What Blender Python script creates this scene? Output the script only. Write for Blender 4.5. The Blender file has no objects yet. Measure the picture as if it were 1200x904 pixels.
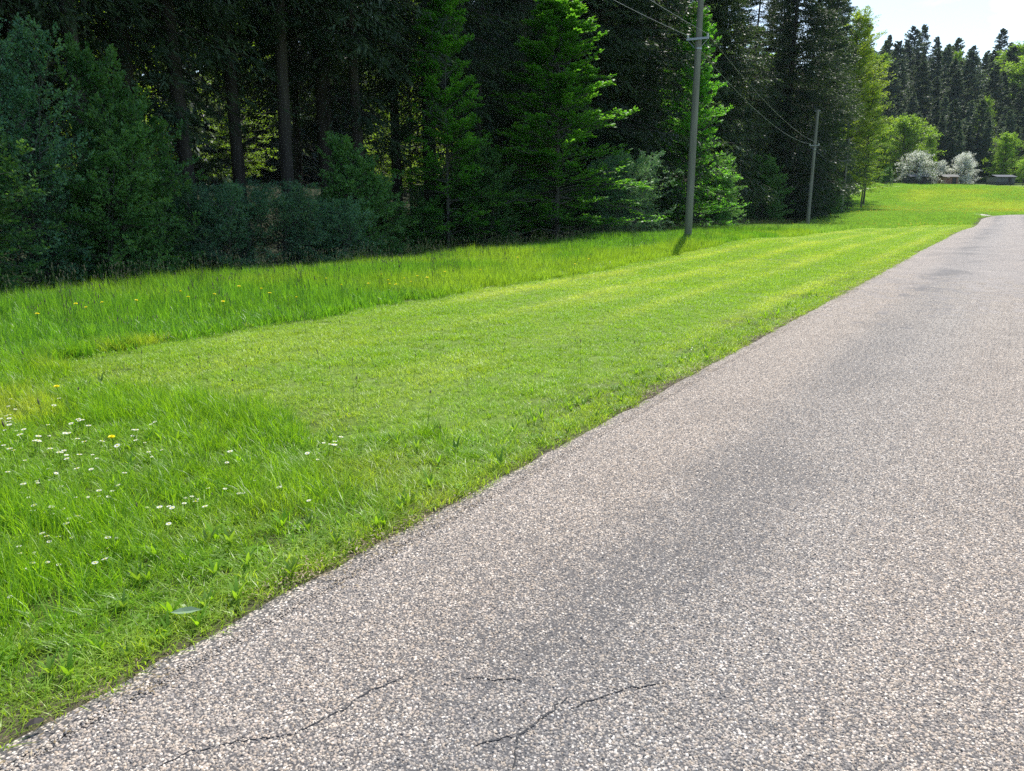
import bpy, math, random
import numpy as np
R = math.radians
SC = bpy.context.scene
C = SC.collection

# ------------------------------------------------------------------ camera
CAM_H = 1.6; PITCH = R(13.85); FPX = 880.0
cd = bpy.data.cameras.new('camera'); cam = bpy.data.objects.new('camera', cd); C.objects.link(cam)
cam.location = (0, 0, CAM_H); cam.rotation_euler = (R(90) - PITCH, 0, 0)
cd.sensor_width = 36; cd.lens = FPX / 1200 * 36; cd.clip_end = 3000; cd.clip_start = 0.05
SC.camera = cam

# ------------------------------------------------------------------ sky, sun, exposure
SUN_EL = 57.0; SUN_AZ = 16.0            # azimuth clockwise from +Y
SKY_STRENGTH = 0.125; SUN_STRENGTH = 4.6
w = bpy.data.worlds.new('World'); SC.world = w; w.use_nodes = True
nt = w.node_tree; nt.nodes.clear()
def wn(t, **k):
    n = nt.nodes.new(t)
    for a, b in k.items(): setattr(n, a, b)
    return n
sky = wn('ShaderNodeTexSky', sky_type='NISHITA', sun_disc=False)
sky.sun_elevation = R(SUN_EL); sky.sun_rotation = R(SUN_AZ)
sky.air_density = 1.0; sky.dust_density = 1.0; sky.ozone_density = 1.2
bg = wn('ShaderNodeBackground'); bg.inputs[1].default_value = SKY_STRENGTH
out = wn('ShaderNodeOutputWorld')
tc = wn('ShaderNodeTexCoord')
nz = wn('ShaderNodeTexNoise'); nz.inputs['Scale'].default_value = 2.6; nz.inputs['Detail'].default_value = 7; nz.inputs['Roughness'].default_value = .55
mp = wn('ShaderNodeMapping'); mp.inputs['Scale'].default_value = (1, 1, 2.4); mp.inputs['Location'].default_value = (.35, .1, .2)
nt.links.new(tc.outputs['Generated'], mp.inputs['Vector']); nt.links.new(mp.outputs[0], nz.inputs['Vector'])
# one fair-weather cumulus low over the hill, the rest from the noise
dv = np.array([640/906, 1.0, 160/906]); dv /= np.linalg.norm(dv)
dist = wn('ShaderNodeVectorMath', operation='DISTANCE'); dist.inputs[1].default_value = tuple(dv)
nt.links.new(tc.outputs['Generated'], dist.inputs[0])
m1 = wn('ShaderNodeMapRange'); m1.inputs[1].default_value = 0.0; m1.inputs[2].default_value = 0.11; m1.inputs[3].default_value = .22; m1.inputs[4].default_value = 0
nt.links.new(dist.outputs['Value'], m1.inputs[0])
ad = wn('ShaderNodeMath', operation='ADD'); nt.links.new(nz.outputs[0], ad.inputs[0]); nt.links.new(m1.outputs[0], ad.inputs[1])
m2 = wn('ShaderNodeMapRange', interpolation_type='SMOOTHSTEP'); m2.inputs[1].default_value = .60; m2.inputs[2].default_value = .72
nt.links.new(ad.outputs[0], m2.inputs[0])
mx = wn('ShaderNodeMixRGB'); mx.inputs[2].default_value = (11.5, 11.6, 12.0, 1)
nt.links.new(m2.outputs[0], mx.inputs[0]); nt.links.new(sky.outputs[0], mx.inputs[1])
nt.links.new(mx.outputs[0], bg.inputs[0]); nt.links.new(bg.outputs[0], out.inputs[0])

sl = bpy.data.lights.new('sun', 'SUN'); sl.energy = SUN_STRENGTH; sl.angle = R(.53); sl.color = (1, .955, .88)
so = bpy.data.objects.new('sun', sl); C.objects.link(so); so.location = (0, 0, 60)
so.rotation_euler = (R(90 - SUN_EL), 0, R(180 - SUN_AZ))
SC.view_settings.view_transform = 'Standard'; SC.view_settings.look = 'None'
SC.view_settings.exposure = 0.75; SC.view_settings.gamma = 1
SC.render.engine = 'CYCLES'
cy = SC.cycles
cy.max_bounces = 7; cy.diffuse_bounces = 4; cy.glossy_bounces = 2; cy.transmission_bounces = 4; cy.transparent_max_bounces = 4
cy.volume_bounces = 1; cy.use_adaptive_sampling = False; cy.use_denoising = False; cy.denoiser = 'OPENIMAGEDENOISE'; cy.denoising_input_passes = 'RGB_ALBEDO_NORMAL'; cy.denoising_prefilter = 'ACCURATE'; cy.caustics_reflective = False; cy.caustics_refractive = False
cy.sample_clamp_indirect = 6

rng = np.random.default_rng(7)
random.seed(7)

# ------------------------------------------------------------------ maths helpers
_G = np.random.default_rng(99).random((256, 256))
def noise2(x, y):
    x = np.asarray(x, float); y = np.asarray(y, float)
    xi = np.floor(x).astype(int); yi = np.floor(y).astype(int); fx = x - xi; fy = y - yi
    fx = fx*fx*(3-2*fx); fy = fy*fy*(3-2*fy)
    g = lambda a, b: _G[a & 255, b & 255]
    return (g(xi, yi)*(1-fx) + g(xi+1, yi)*fx)*(1-fy) + (g(xi, yi+1)*(1-fx) + g(xi+1, yi+1)*fx)*fy
def fbm(x, y, o=4):
    a = .5; v = 0; n = 0
    for i in range(o):
        v = v + a*noise2(x*2**i + 17*i, y*2**i + 31*i); n += a; a *= .5
    return v/n
def sstep(a, b, x):
    t = np.clip((np.asarray(x, float)-a)/(b-a), 0, 1); return t*t*(3-2*t)
RD = (.5460, .8378)                    # direction of the road
def SQ(x, y): return RD[0]*x + RD[1]*y, -RD[1]*x + RD[0]*y
def XY(s, q): return RD[0]*s - RD[1]*q, RD[1]*s + RD[0]*q
def qo(s): return 2.9*(1-sstep(38, 64, s))        # the wood stands nearer the road in its first part
def terrain(x, y):
    x = np.asarray(x, float); y = np.asarray(y, float)
    s, q = SQ(x, y)
    z = -.85*np.exp(-((x-24)**2 + (y-66)**2)/(2*9.5**2))
    z = z - .9*sstep(16.0, 20.0, q+qo(s))*(1 - sstep(95, 115, s))
    z = z + .25*np.exp(-((x-7)**2 + (y-28.5)**2)/(2*3.5**2))
    far = 5.3*sstep(112, 178, y) + .30*np.clip(y-188, 0, 170)
    side = .17*np.clip(q+qo(s)-31, 0, 250)*sstep(0, 1, (175-s)/60)
    z = z + np.maximum(far, side)
    z = z - .9*np.exp(-((x-63.8)**2 + (y-137)**2)/(2*9**2))
    z = z + .33*np.exp(-((x-45.5)**2 + (y-74)**2)/(2*6.5**2))
    z = z + .05*(fbm(x*.15, y*.15, 2)-.5)*sstep(3, 9, np.abs(q))
    return z
def T(x, y): return float(terrain(x, y))
def PX(u, Y, z=None):
    """world x on the ray of photograph column u at ground distance Y"""
    x = (u-600)/906*Y
    for _ in range(4):
        zz = T(x, Y) if z is None else z
        x = (u-600)/FPX*(Y*math.cos(PITCH) - (zz-CAM_H)*math.sin(PITCH))
    return x
def proj(x, y, z):
    d = y*math.cos(PITCH) - (z-CAM_H)*math.sin(PITCH)
    up = y*math.sin(PITCH) + (z-CAM_H)*math.cos(PITCH)
    d = np.where(d < .05, np.nan, d)
    return 600 + FPX*x/d, 452 - FPX*up/d

# ------------------------------------------------------------------ mesh helpers
def make_mesh(name, V, F, mats, tint=None, matidx=None, smooth=False):
    """V (n,3); F (m,3|4) int array or list of such arrays"""
    me = bpy.data.meshes.new(name)
    V = np.asarray(V, np.float32)
    Fs = F if isinstance(F, list) else [F]
    Fs = [np.asarray(f, np.int32) for f in Fs if len(f)]
    me.vertices.add(len(V)); me.vertices.foreach_set('co', V.ravel())
    tot = np.concatenate([np.full(len(f), f.shape[1], np.int32) for f in Fs])
    idx = np.concatenate([f.ravel() for f in Fs])
    me.loops.add(len(idx)); me.loops.foreach_set('vertex_index', idx)
    me.polygons.add(len(tot))
    st = np.concatenate([[0], np.cumsum(tot)[:-1]]).astype(np.int32)
    me.polygons.foreach_set('loop_start', st); me.polygons.foreach_set('loop_total', tot)
    if matidx is not None: me.polygons.foreach_set('material_index', np.asarray(matidx, np.int32))
    if smooth: me.polygons.foreach_set('use_smooth', np.ones(len(tot), bool))
    me.update(calc_edges=True)
    if tint is not None:
        a = me.attributes.new('tint', 'FLOAT', 'FACE'); a.data.foreach_set('value', np.asarray(tint, np.float32))
    for m in (mats if isinstance(mats, (list, tuple)) else [mats]): me.materials.append(m)
    return me
def tubes(P, Rr, sides):
    """P (n,K,3) centre lines, Rr (n,K) radii -> V, quads"""
    n, K, _ = P.shape
    Tn = np.gradient(P, axis=1); Tn /= np.linalg.norm(Tn, axis=2, keepdims=True) + 1e-9
    ref = np.where(np.abs(Tn[..., 2:3]) > .8, np.array([1., 0, 0]), np.array([0, 0, 1.]))
    A = np.cross(Tn, ref); A /= np.linalg.norm(A, axis=2, keepdims=True) + 1e-9
    B = np.cross(Tn, A)
    an = np.arange(sides)*2*np.pi/sides
    V = P[:, :, None] + Rr[:, :, None, None]*(A[:, :, None]*np.cos(an)[None, None, :, None] + B[:, :, None]*np.sin(an)[None, None, :, None])
    V = V.reshape(-1, 3)
    i = np.arange(n)[:, None, None]*K*sides; k = np.arange(K-1)[None, :, None]*sides; j = np.arange(sides)[None, None, :]
    a = i+k+j; b = i+k+(j+1) % sides
    F = np.stack([a, b, b+sides, a+sides], -1).reshape(-1, 4)
    return V, F
class MB:
    """collects boxes, tubes and the like into one mesh"""
    def __init__(self): self.V = []; self.F = []; self.n = 0
    def add(self, V, F):
        V = np.asarray(V, float); self.V.append(V); self.F.append([tuple(int(i)+self.n for i in f) for f in F]); self.n += len(V)
    def box(self, x0, x1, y0, y1, z0, z1):
        V = [(x, y, z) for x in (x0, x1) for y in (y0, y1) for z in (z0, z1)]
        self.add(V, [(0,1,3,2), (4,6,7,5), (0,4,5,1), (2,3,7,6), (0,2,6,4), (1,5,7,3)])
    def tube(self, pts, rad, sides=10, cap=True):
        P = np.array(pts, float)[None]; r = np.full(P.shape[1], rad, float) if np.isscalar(rad) else np.array(rad, float)
        V, F = tubes(P, r[None], sides); F = [tuple(f) for f in F]
        if cap:
            K = P.shape[1]; F.append(tuple(range(sides))); F.append(tuple(range((K-1)*sides, K*sides)))
        self.add(V, F)
    def prism(self, prof, x0, x1):
        """profile of (y,z) points run along x"""
        k = len(prof); V = [(x0, y, z) for y, z in prof] + [(x1, y, z) for y, z in prof]
        F = [(i, (i+1) % k, (i+1) % k+k, i+k) for i in range(k)] + [tuple(range(k)), tuple(range(2*k-1, k-1, -1))]
        self.add(V, F)
    def build(self, name, mat, parent=None, smooth=False):
        me = bpy.data.meshes.new(name)
        me.from_pydata([tuple(v) for v in np.concatenate(self.V)], [], [f for l in self.F for f in l]); me.update()
        if smooth: me.shade_smooth()
        me.materials.append(mat)
        return link(name, me, parent)
def link(name, me, parent=None):
    o = bpy.data.objects.new(name, me); C.objects.link(o)
    if parent: o.parent = parent
    return o
def tag(o, label=None, cat=None, group=None, kind=None):
    if label: o['label'] = label
    if cat: o['category'] = cat
    if group: o['group'] = group
    if kind: o['kind'] = kind
    return o
def thing(name, loc, rz, label, cat, group=None):
    o = bpy.data.objects.new(name, None); C.objects.link(o); o.empty_display_size = .3
    o.location = loc; o.rotation_euler = (0, 0, rz)
    return tag(o, label, cat, group)
def copy_tree(o, parent=None):
    c = o.copy(); C.objects.link(c)
    if parent is not None: c.parent = parent
    for ch in [k for k in o.children]: copy_tree(ch, c)
    return c

# ------------------------------------------------------------------ materials
def new_mat(name):
    m = bpy.data.materials.new(name); m.use_nodes = True; m.node_tree.nodes.clear(); return m, m.node_tree
def N(t, kind, **k):
    n = t.nodes.new(kind)
    for a, b in k.items():
        if a == 'inp':
            for kk, vv in b.items(): n.inputs[kk].default_value = vv
        else: setattr(n, a, b)
    return n
def leaf_mat(name, cols, trans=.4, trans_col=None, rough=.5, spec=.25, inst_attr=False, objvar=.25, pattern=None, hue_shift=.0):
    """two-sided leaf: diffuse/gloss plus light passing through; cols = (dark, light) picked by the face tint"""
    m, t = new_mat(name)
    o = N(t, 'ShaderNodeOutputMaterial'); p = N(t, 'ShaderNodeBsdfPrincipled', inp={'Roughness': rough, 'Specular IOR Level': spec})
    tr = N(t, 'ShaderNodeBsdfTranslucent'); mix = N(t, 'ShaderNodeMixShader', inp={0: trans})
    at = N(t, 'ShaderNodeAttribute', attribute_name='tint')
    ramp = N(t, 'ShaderNodeMixRGB', inp={1: (*cols[0], 1), 2: (*cols[1], 1)})
    t.links.new(at.outputs['Fac'], ramp.inputs[0]); c = ramp.outputs[0]
    if len(cols) > 2 and inst_attr:
        ai = N(t, 'ShaderNodeAttribute', attribute_name='zone', attribute_type='INSTANCER')
        r2 = N(t, 'ShaderNodeMixRGB', inp={2: (*cols[2], 1)})
        t.links.new(ai.outputs['Fac'], r2.inputs[0]); t.links.new(c, r2.inputs[1]); c = r2.outputs[0]
    if objvar:
        oi = N(t, 'ShaderNodeObjectInfo'); mr = N(t, 'ShaderNodeMapRange', inp={3: 1-objvar, 4: 1+objvar})
        hs = N(t, 'ShaderNodeHueSaturation'); t.links.new(oi.outputs['Random'], mr.inputs[0]); t.links.new(mr.outputs[0], hs.inputs['Value'])
        t.links.new(c, hs.inputs['Color']); c = hs.outputs[0]
    t.links.new(c, p.inputs['Base Color'])
    tm = N(t, 'ShaderNodeMixRGB', blend_type='MULTIPLY', inp={0: 1, 2: (*(trans_col or (1.5, 1.35, .5)), 1)})
    t.links.new(c, tm.inputs[1]); t.links.new(tm.outputs[0], tr.inputs[0])
    t.links.new(p.outputs[0], mix.inputs[1]); t.links.new(tr.outputs[0], mix.inputs[2]); t.links.new(mix.outputs[0], o.inputs[0])
    return m
def wood_mat(name, dark, light, scale=6, stretch=(1, 1, .12), bump=.4, rough=.85, moss=None):
    m, t = new_mat(name)
    o = N(t, 'ShaderNodeOutputMaterial'); p = N(t, 'ShaderNodeBsdfPrincipled', inp={'Roughness': rough, 'Specular IOR Level': .2})
    tcn = N(t, 'ShaderNodeTexCoord'); mp_ = N(t, 'ShaderNodeMapping', inp={'Scale': stretch})
    nz_ = N(t, 'ShaderNodeTexNoise', inp={'Scale': scale, 'Detail': 8, 'Roughness': .65})
    cr = N(t, 'ShaderNodeMixRGB', inp={1: (*dark, 1), 2: (*light, 1)})
    mr = N(t, 'ShaderNodeMapRange', inp={1: .3, 2: .7})
    bp = N(t, 'ShaderNodeBump', inp={'Strength': bump, 'Distance': .02})
    L = t.links.new
    L(tcn.outputs['Object'], mp_.inputs[0]); L(mp_.outputs[0], nz_.inputs[0]); L(nz_.outputs[0], mr.inputs[0]); L(mr.outputs[0], cr.inputs[0])
    c = cr.outputs[0]
    if moss:
        sx = N(t, 'ShaderNodeSeparateXYZ'); L(tcn.outputs['Object'], sx.inputs[0])
        a = N(t, 'ShaderNodeMapRange', inp={1: moss[1], 2: 0, 3: 0, 4: 1}); L(sx.outputs[2], a.inputs[0])
        mm = N(t, 'ShaderNodeMath', operation='MULTIPLY'); L(a.outputs[0], mm.inputs[0]); L(mr.outputs[0], mm.inputs[1])
        c2 = N(t, 'ShaderNodeMixRGB', inp={2: (*moss[0], 1)}); L(mm.outputs[0], c2.inputs[0]); L(c, c2.inputs[1]); c = c2.outputs[0]
    L(c, p.inputs['Base Color']); L(nz_.outputs[0], bp.inputs['Height']); L(bp.outputs[0], p.inputs['Normal']); L(p.outputs[0], o.inputs[0])
    return m
def plain_mat(name, col, rough=.6, metal=0., var=.15, scale=8):
    m, t = new_mat(name)
    o = N(t, 'ShaderNodeOutputMaterial'); p = N(t, 'ShaderNodeBsdfPrincipled', inp={'Roughness': rough, 'Metallic': metal})
    tcn = N(t, 'ShaderNodeTexCoord'); nz_ = N(t, 'ShaderNodeTexNoise', inp={'Scale': scale, 'Detail': 5})
    cr = N(t, 'ShaderNodeMixRGB', inp={1: (*[c*(1-var) for c in col], 1), 2: (*[min(1, c*(1+var)) for c in col], 1)})
    L = t.links.new
    L(tcn.outputs['Object'], nz_.inputs[0]); L(nz_.outputs[0], cr.inputs[0]); L(cr.outputs[0], p.inputs['Base Color']); L(p.outputs[0], o.inputs[0])
    return m

M = {}
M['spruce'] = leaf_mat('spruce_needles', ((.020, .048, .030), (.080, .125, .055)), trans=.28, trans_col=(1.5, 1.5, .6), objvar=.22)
M['spruce_far'] = leaf_mat('far_spruce_needles', ((.036, .070, .068), (.135, .180, .130)), trans=.35, trans_col=(1.4, 1.4, .6), objvar=.3)  # bluer than the near needles: distance haze put into the colour
M['beech'] = leaf_mat('beech_leaves', ((.075, .280, .042), (.175, .440, .065)), trans=.5, objvar=.15, trans_col=(1.7, 1.5, .5))
M['shrub'] = leaf_mat('shrub_leaves', ((.050, .155, .092), (.180, .350, .185)), trans=.35, objvar=.2)
M['shrub_green'] = leaf_mat('green_shrub_leaves', ((.050, .165, .055), (.180, .370, .110)), trans=.4, objvar=.2)
M['broad'] = leaf_mat('spring_leaves', ((.130, .250, .040), (.270, .410, .065)), trans=.5, objvar=.2, trans_col=(1.45, 1.45, .5))
M['gold'] = leaf_mat('young_golden_leaves', ((.170, .270, .030), (.310, .420, .055)), trans=.5, objvar=.05, trans_col=(1.45, 1.4, .4))
M['blossom'] = leaf_mat('white_blossom', ((.80, .81, .76), (.90, .90, .88)), trans=.5, trans_col=(1, 1, .95), objvar=.04)
M['blossom_leaf'] = leaf_mat('blossom_tree_leaves', ((.10, .17, .04), (.20, .28, .08)), trans=.4, objvar=.05)
M['mown'] = leaf_mat('mown_grass_blades', ((.180, .340, .032), (.320, .500, .052), (.44, .54, .12)), trans=.45, rough=.42, spec=.35, inst_attr=True, objvar=.18, trans_col=(1.5, 1.45, .4))
M['verge'] = leaf_mat('verge_grass_blades', ((.105, .245, .020), (.275, .465, .040), (.42, .47, .09)), trans=.5, rough=.38, spec=.4, inst_attr=True, objvar=.2, trans_col=(1.5, 1.5, .4))
M['far_meadow'] = leaf_mat('far_meadow_blades', ((.17, .33, .055), (.31, .50, .10), (.44, .52, .10)), trans=.45, rough=.5, spec=.3, inst_attr=True, objvar=.2, trans_col=(1.35, 1.35, .6))
M['tall'] = leaf_mat('meadow_grass_blades', ((.085, .235, .030), (.190, .375, .050), (.32, .43, .07)), trans=.5, rough=.38, spec=.4, inst_attr=True, objvar=.2, trans_col=(1.5, 1.5, .4))
M['herb'] = leaf_mat('herb_leaves', ((.13, .30, .022), (.22, .40, .03), (.15, .24, .07)), trans=.5, rough=.4, spec=.35, inst_attr=True, objvar=.2, trans_col=(1.6, 1.5, .4))
M['seed'] = leaf_mat('seed_heads', ((.16, .15, .09), (.30, .27, .18)), trans=.3, objvar=.2, trans_col=(1, 1, .8))
M['bark'] = wood_mat('spruce_bark', (.030, .026, .022), (.085, .075, .062), scale=9)
M['bark_b'] = wood_mat('beech_bark', (.060, .060, .052), (.130, .130, .112), scale=7)
M['pole'] = wood_mat('weathered_pole_wood', (.15, .145, .125), (.30, .29, .25), scale=9, stretch=(1, 1, .06), moss=((.19, .22, .10), 1.8))
M['pole_dark'] = wood_mat('shaded_pole_wood', (.045, .042, .035), (.10, .095, .08), scale=9, stretch=(1, 1, .06))  # same pole wood with the wood-corner shadow put into its colour
M['steel'] = plain_mat('galvanised_steel', (.42, .43, .45), .45, .8)
M['porcelain'] = plain_mat('insulator_porcelain', (.62, .62, .62), .25)
M['wire'] = plain_mat('wire_aluminium', (.26, .27, .29), .5, .3)
M['shed_dark'] = wood_mat('dark_shed_boards', (.035, .033, .034), (.085, .08, .078), scale=5)
M['shed_red'] = wood_mat('reddish_shed_boards', (.20, .10, .075), (.34, .19, .14), scale=5)
M['shed_grey'] = wood_mat('grey_shed_boards', (.10, .10, .105), (.20, .20, .205), scale=5)
M['roof_grey'] = plain_mat('pale_fibre_roof', (.10, .105, .12), 1.)
M['pale'] = plain_mat('pale_panel', (.17, .165, .155), 1.)
M['petal'] = leaf_mat('daisy_petals', ((.75, .75, .74), (.82, .82, .80)), trans=.3, trans_col=(1, 1, 1), objvar=0)
M['yellow'] = leaf_mat('yellow_florets', ((.82, .74, .015), (.88, .82, .03)), trans=.25, trans_col=(1, 1, .6), objvar=.05)
M['stem'] = leaf_mat('flower_stem', ((.09, .17, .03), (.12, .2, .04)), trans=.2, objvar=0)
M['dead'] = plain_mat('dead_leaf', (.022, .018, .016), .8)
M['litter'] = leaf_mat('dry_litter', ((.16, .12, .07), (.32, .26, .16)), trans=.2, trans_col=(1, .9, .7), objvar=.3)

def road_material():
    m, t = new_mat('chip_seal_asphalt'); L = t.links.new
    o = N(t, 'ShaderNodeOutputMaterial'); p = N(t, 'ShaderNodeBsdfPrincipled', inp={'Roughness': .75, 'Specular IOR Level': .3})
    tcn = N(t, 'ShaderNodeTexCoord')
    vo = N(t, 'ShaderNodeTexVoronoi', inp={'Scale': 88, 'Randomness': 1}); L(tcn.outputs['Object'], vo.inputs['Vector'])
    # stone colour from the cell
    sep = N(t, 'ShaderNodeSeparateColor'); L(vo.outputs['Color'], sep.inputs[0])
    ramp = N(t, 'ShaderNodeValToRGB'); e = ramp.color_ramp; e.interpolation = 'LINEAR'
    cols = [(0, (.11, .112, .12)), (.25, (.22, .215, .215)), (.5, (.34, .315, .29)), (.7, (.39, .34, .30)), (.85, (.49, .46, .42)), (1, (.66, .64, .60))]
    e.elements[0].position = 0; e.elements[0].color = (*cols[0][1], 1); e.elements[1].position = 1; e.elements[1].color = (*cols[-1][1], 1)
    for ps, c in cols[1:-1]:
        x = e.elements.new(ps); x.color = (*c, 1)
    L(sep.outputs[0], ramp.inputs[0])
    # gaps between stones show the binder
    gap = N(t, 'ShaderNodeMapRange', inp={1: .36, 2: .62}); L(vo.outputs['Distance'], gap.inputs[0])
    gm = N(t, 'ShaderNodeMixRGB', inp={2: (.066, .066, .070, 1)})
    big = N(t, 'ShaderNodeAttribute', attribute_name='wear')      # stone loss: 1 = bare binder
    gsum = N(t, 'ShaderNodeMath', operation='ADD', use_clamp=True)
    n3 = N(t, 'ShaderNodeTexNoise', inp={'Scale': 22, 'Detail': 4}); L(tcn.outputs['Object'], n3.inputs['Vector'])
    mw = N(t, 'ShaderNodeMath', operation='ADD'); L(big.outputs['Fac'], mw.inputs[0]); L(n3.outputs[0], mw.inputs[1])
    ms = N(t, 'ShaderNodeMapRange', interpolation_type='SMOOTHSTEP', inp={1: .62, 2: 1.35, 4: .85}); L(mw.outputs[0], ms.inputs[0])
    L(gap.outputs[0], gsum.inputs[0]); L(ms.outputs[0], gsum.inputs[1])
    L(gsum.outputs[0], gm.inputs[0]); L(ramp.outputs[0], gm.inputs[1])
    # slow tone changes over the road: warm and cool dressing
    n2 = N(t, 'ShaderNodeTexNoise', inp={'Scale': .9, 'Detail': 6, 'Roughness': .6}); L(tcn.outputs['Object'], n2.inputs['Vector'])
    mt = N(t, 'ShaderNodeMixRGB', blend_type='MULTIPLY', inp={0: 1})
    wc = N(t, 'ShaderNodeAttribute', attribute_name='warm')
    tm = N(t, 'ShaderNodeMixRGB', inp={1: (.93, .925, .93, 1), 2: (1.10, 1.015, .945, 1)}); L(wc.outputs['Fac'], tm.inputs[0])
    nm = N(t, 'ShaderNodeMapRange', inp={1: .3, 2: .7, 3: .86, 4: 1.12}); L(n2.outputs[0], nm.inputs[0])
    m2_ = N(t, 'ShaderNodeMixRGB', blend_type='MULTIPLY', inp={0: 1}); L(tm.outputs[0], m2_.inputs[1]); L(nm.outputs[0], m2_.inputs[2])
    L(gm.outputs[0], mt.inputs[1]); L(m2_.outputs[0], mt.inputs[2])
    L(mt.outputs[0], p.inputs['Base Color'])
    inv = N(t, 'ShaderNodeMath', operation='SUBTRACT', inp={0: 1}); L(gsum.outputs[0], inv.inputs[1])
    bp = N(t, 'ShaderNodeBump', inp={'Strength': .5, 'Distance': .003}); L(inv.outputs[0], bp.inputs['Height']); L(bp.outputs[0], p.inputs['Normal'])
    L(p.outputs[0], o.inputs[0]); return m
M['road'] = road_material()
def stone_material():
    m, t = new_mat('road_chippings'); L = t.links.new
    o = N(t, 'ShaderNodeOutputMaterial'); p = N(t, 'ShaderNodeBsdfPrincipled', inp={'Roughness': .6, 'Specular IOR Level': .35})
    at = N(t, 'ShaderNodeAttribute', attribute_name='tint')
    ramp = N(t, 'ShaderNodeValToRGB'); e = ramp.color_ramp
    cols = [(0, (.07, .073, .08)), (.25, (.15, .15, .152)), (.5, (.27, .25, .225)), (.7, (.35, .30, .245)), (.85, (.47, .44, .39)), (1, (.68, .66, .62))]
    e.elements[0].color = (*cols[0][1], 1); e.elements[1].color = (*cols[-1][1], 1)
    for ps, c in cols[1:-1]:
        x = e.elements.new(ps); x.color = (*c, 1)
    L(at.outputs['Fac'], ramp.inputs[0])
    wc = N(t, 'ShaderNodeAttribute', attribute_name='zone', attribute_type='INSTANCER')
    tm = N(t, 'ShaderNodeMixRGB', inp={1: (.93, .925, .93, 1), 2: (1.10, 1.015, .945, 1)}); L(wc.outputs['Fac'], tm.inputs[0])
    mt = N(t, 'ShaderNodeMixRGB', blend_type='MULTIPLY', inp={0: 1}); L(ramp.outputs[0], mt.inputs[1]); L(tm.outputs[0], mt.inputs[2])
    L(mt.outputs[0], p.inputs['Base Color']); L(p.outputs[0], o.inputs[0]); return m
M['stone'] = stone_material()
def ground_material():
    m, t = new_mat('ground_soil'); L = t.links.new
    o = N(t, 'ShaderNodeOutputMaterial'); p = N(t, 'ShaderNodeBsdfPrincipled', inp={'Roughness': .95, 'Specular IOR Level': .1})
    at = N(t, 'ShaderNodeAttribute', attribute_name='soil'); tcn = N(t, 'ShaderNodeTexCoord')
    nz_ = N(t, 'ShaderNodeTexNoise', inp={'Scale': 9, 'Detail': 8, 'Roughness': .7}); L(tcn.outputs['Object'], nz_.inputs[0])
    mr = N(t, 'ShaderNodeMapRange', inp={1: .3, 2: .7, 3: .6, 4: 1.35}); L(nz_.outputs[0], mr.inputs[0])
    mt = N(t, 'ShaderNodeMixRGB', blend_type='MULTIPLY', inp={0: 1}); L(at.outputs['Color'], mt.inputs[1]); L(mr.outputs[0], mt.inputs[2])
    bp = N(t, 'ShaderNodeBump', inp={'Strength': .6, 'Distance': .02}); L(nz_.outputs[0], bp.inputs['Height']); L(bp.outputs[0], p.inputs['Normal'])
    L(mt.outputs[0], p.inputs['Base Color']); L(p.outputs[0], o.inputs[0]); return m
M['ground'] = ground_material()

# ------------------------------------------------------------------ ground
def q_forest(s):      # where the open grass ends
    return 15.4 - qo(s) + 1.8*sstep(60, 105, s) + .5*(noise2(np.asarray(s)*.12, 3.3)-.5)
def axis(near, far_):
    a = [near[0]]
    step = near[2]
    while a[-1] < near[1]: a.append(a[-1]+step)
    while a[-1] < far_: step *= 1.12; a.append(a[-1]+step)
    b = [near[0]]; step = near[2]
    while b[-1] > -far_*.6: step *= 1.14; b.append(b[-1]-step)
    return np.array(b[::-1][:-1] + a)
gx = axis((-40, 95, .8), 1500); gy = axis((-6, 150, .8), 1600)
GX, GY = np.meshgrid(gx, gy); nx, ny = len(gx), len(gy)
GZ = terrain(GX, GY)
V = np.stack([GX, GY, GZ], -1).reshape(-1, 3)
i = (np.arange(ny-1)[:, None]*nx + np.arange(nx-1)[None]).ravel()
me = make_mesh('ground', V, np.stack([i, i+1, i+1+nx, i+nx], -1), M['ground'], smooth=True)
S_, Q_ = SQ(V[:, 0], V[:, 1])
forest = np.clip(sstep(0, 2.5, Q_ - q_forest(S_) - .8)*(1-sstep(112, 130, S_)) + sstep(183, 189, V[:, 1]), 0, 1)
nn = fbm(V[:, 0]*.2, V[:, 1]*.2)[:, None]
grass_c = np.array([.12, .18, .040])*(.8+.4*nn); litter_c = np.array([.026, .032, .016])*(.7+.6*nn)
grass_c = np.where(((S_ < 3.6) | (Q_ > 8.1)) [:, None] & (S_ < 40)[:, None], grass_c*.45, grass_c)  # soil under unmown grass darkened, standing in for shade between the blades
colr = grass_c*(1-forest[:, None]) + litter_c*forest[:, None]
edge = (np.abs(Q_-2.3) < .5)[:, None]
colr = np.where(edge, np.array([.07, .062, .045]), colr)
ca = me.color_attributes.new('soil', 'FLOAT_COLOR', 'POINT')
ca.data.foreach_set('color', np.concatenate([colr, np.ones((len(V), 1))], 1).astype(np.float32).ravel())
tag(link('ground', me), kind='structure')

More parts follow.
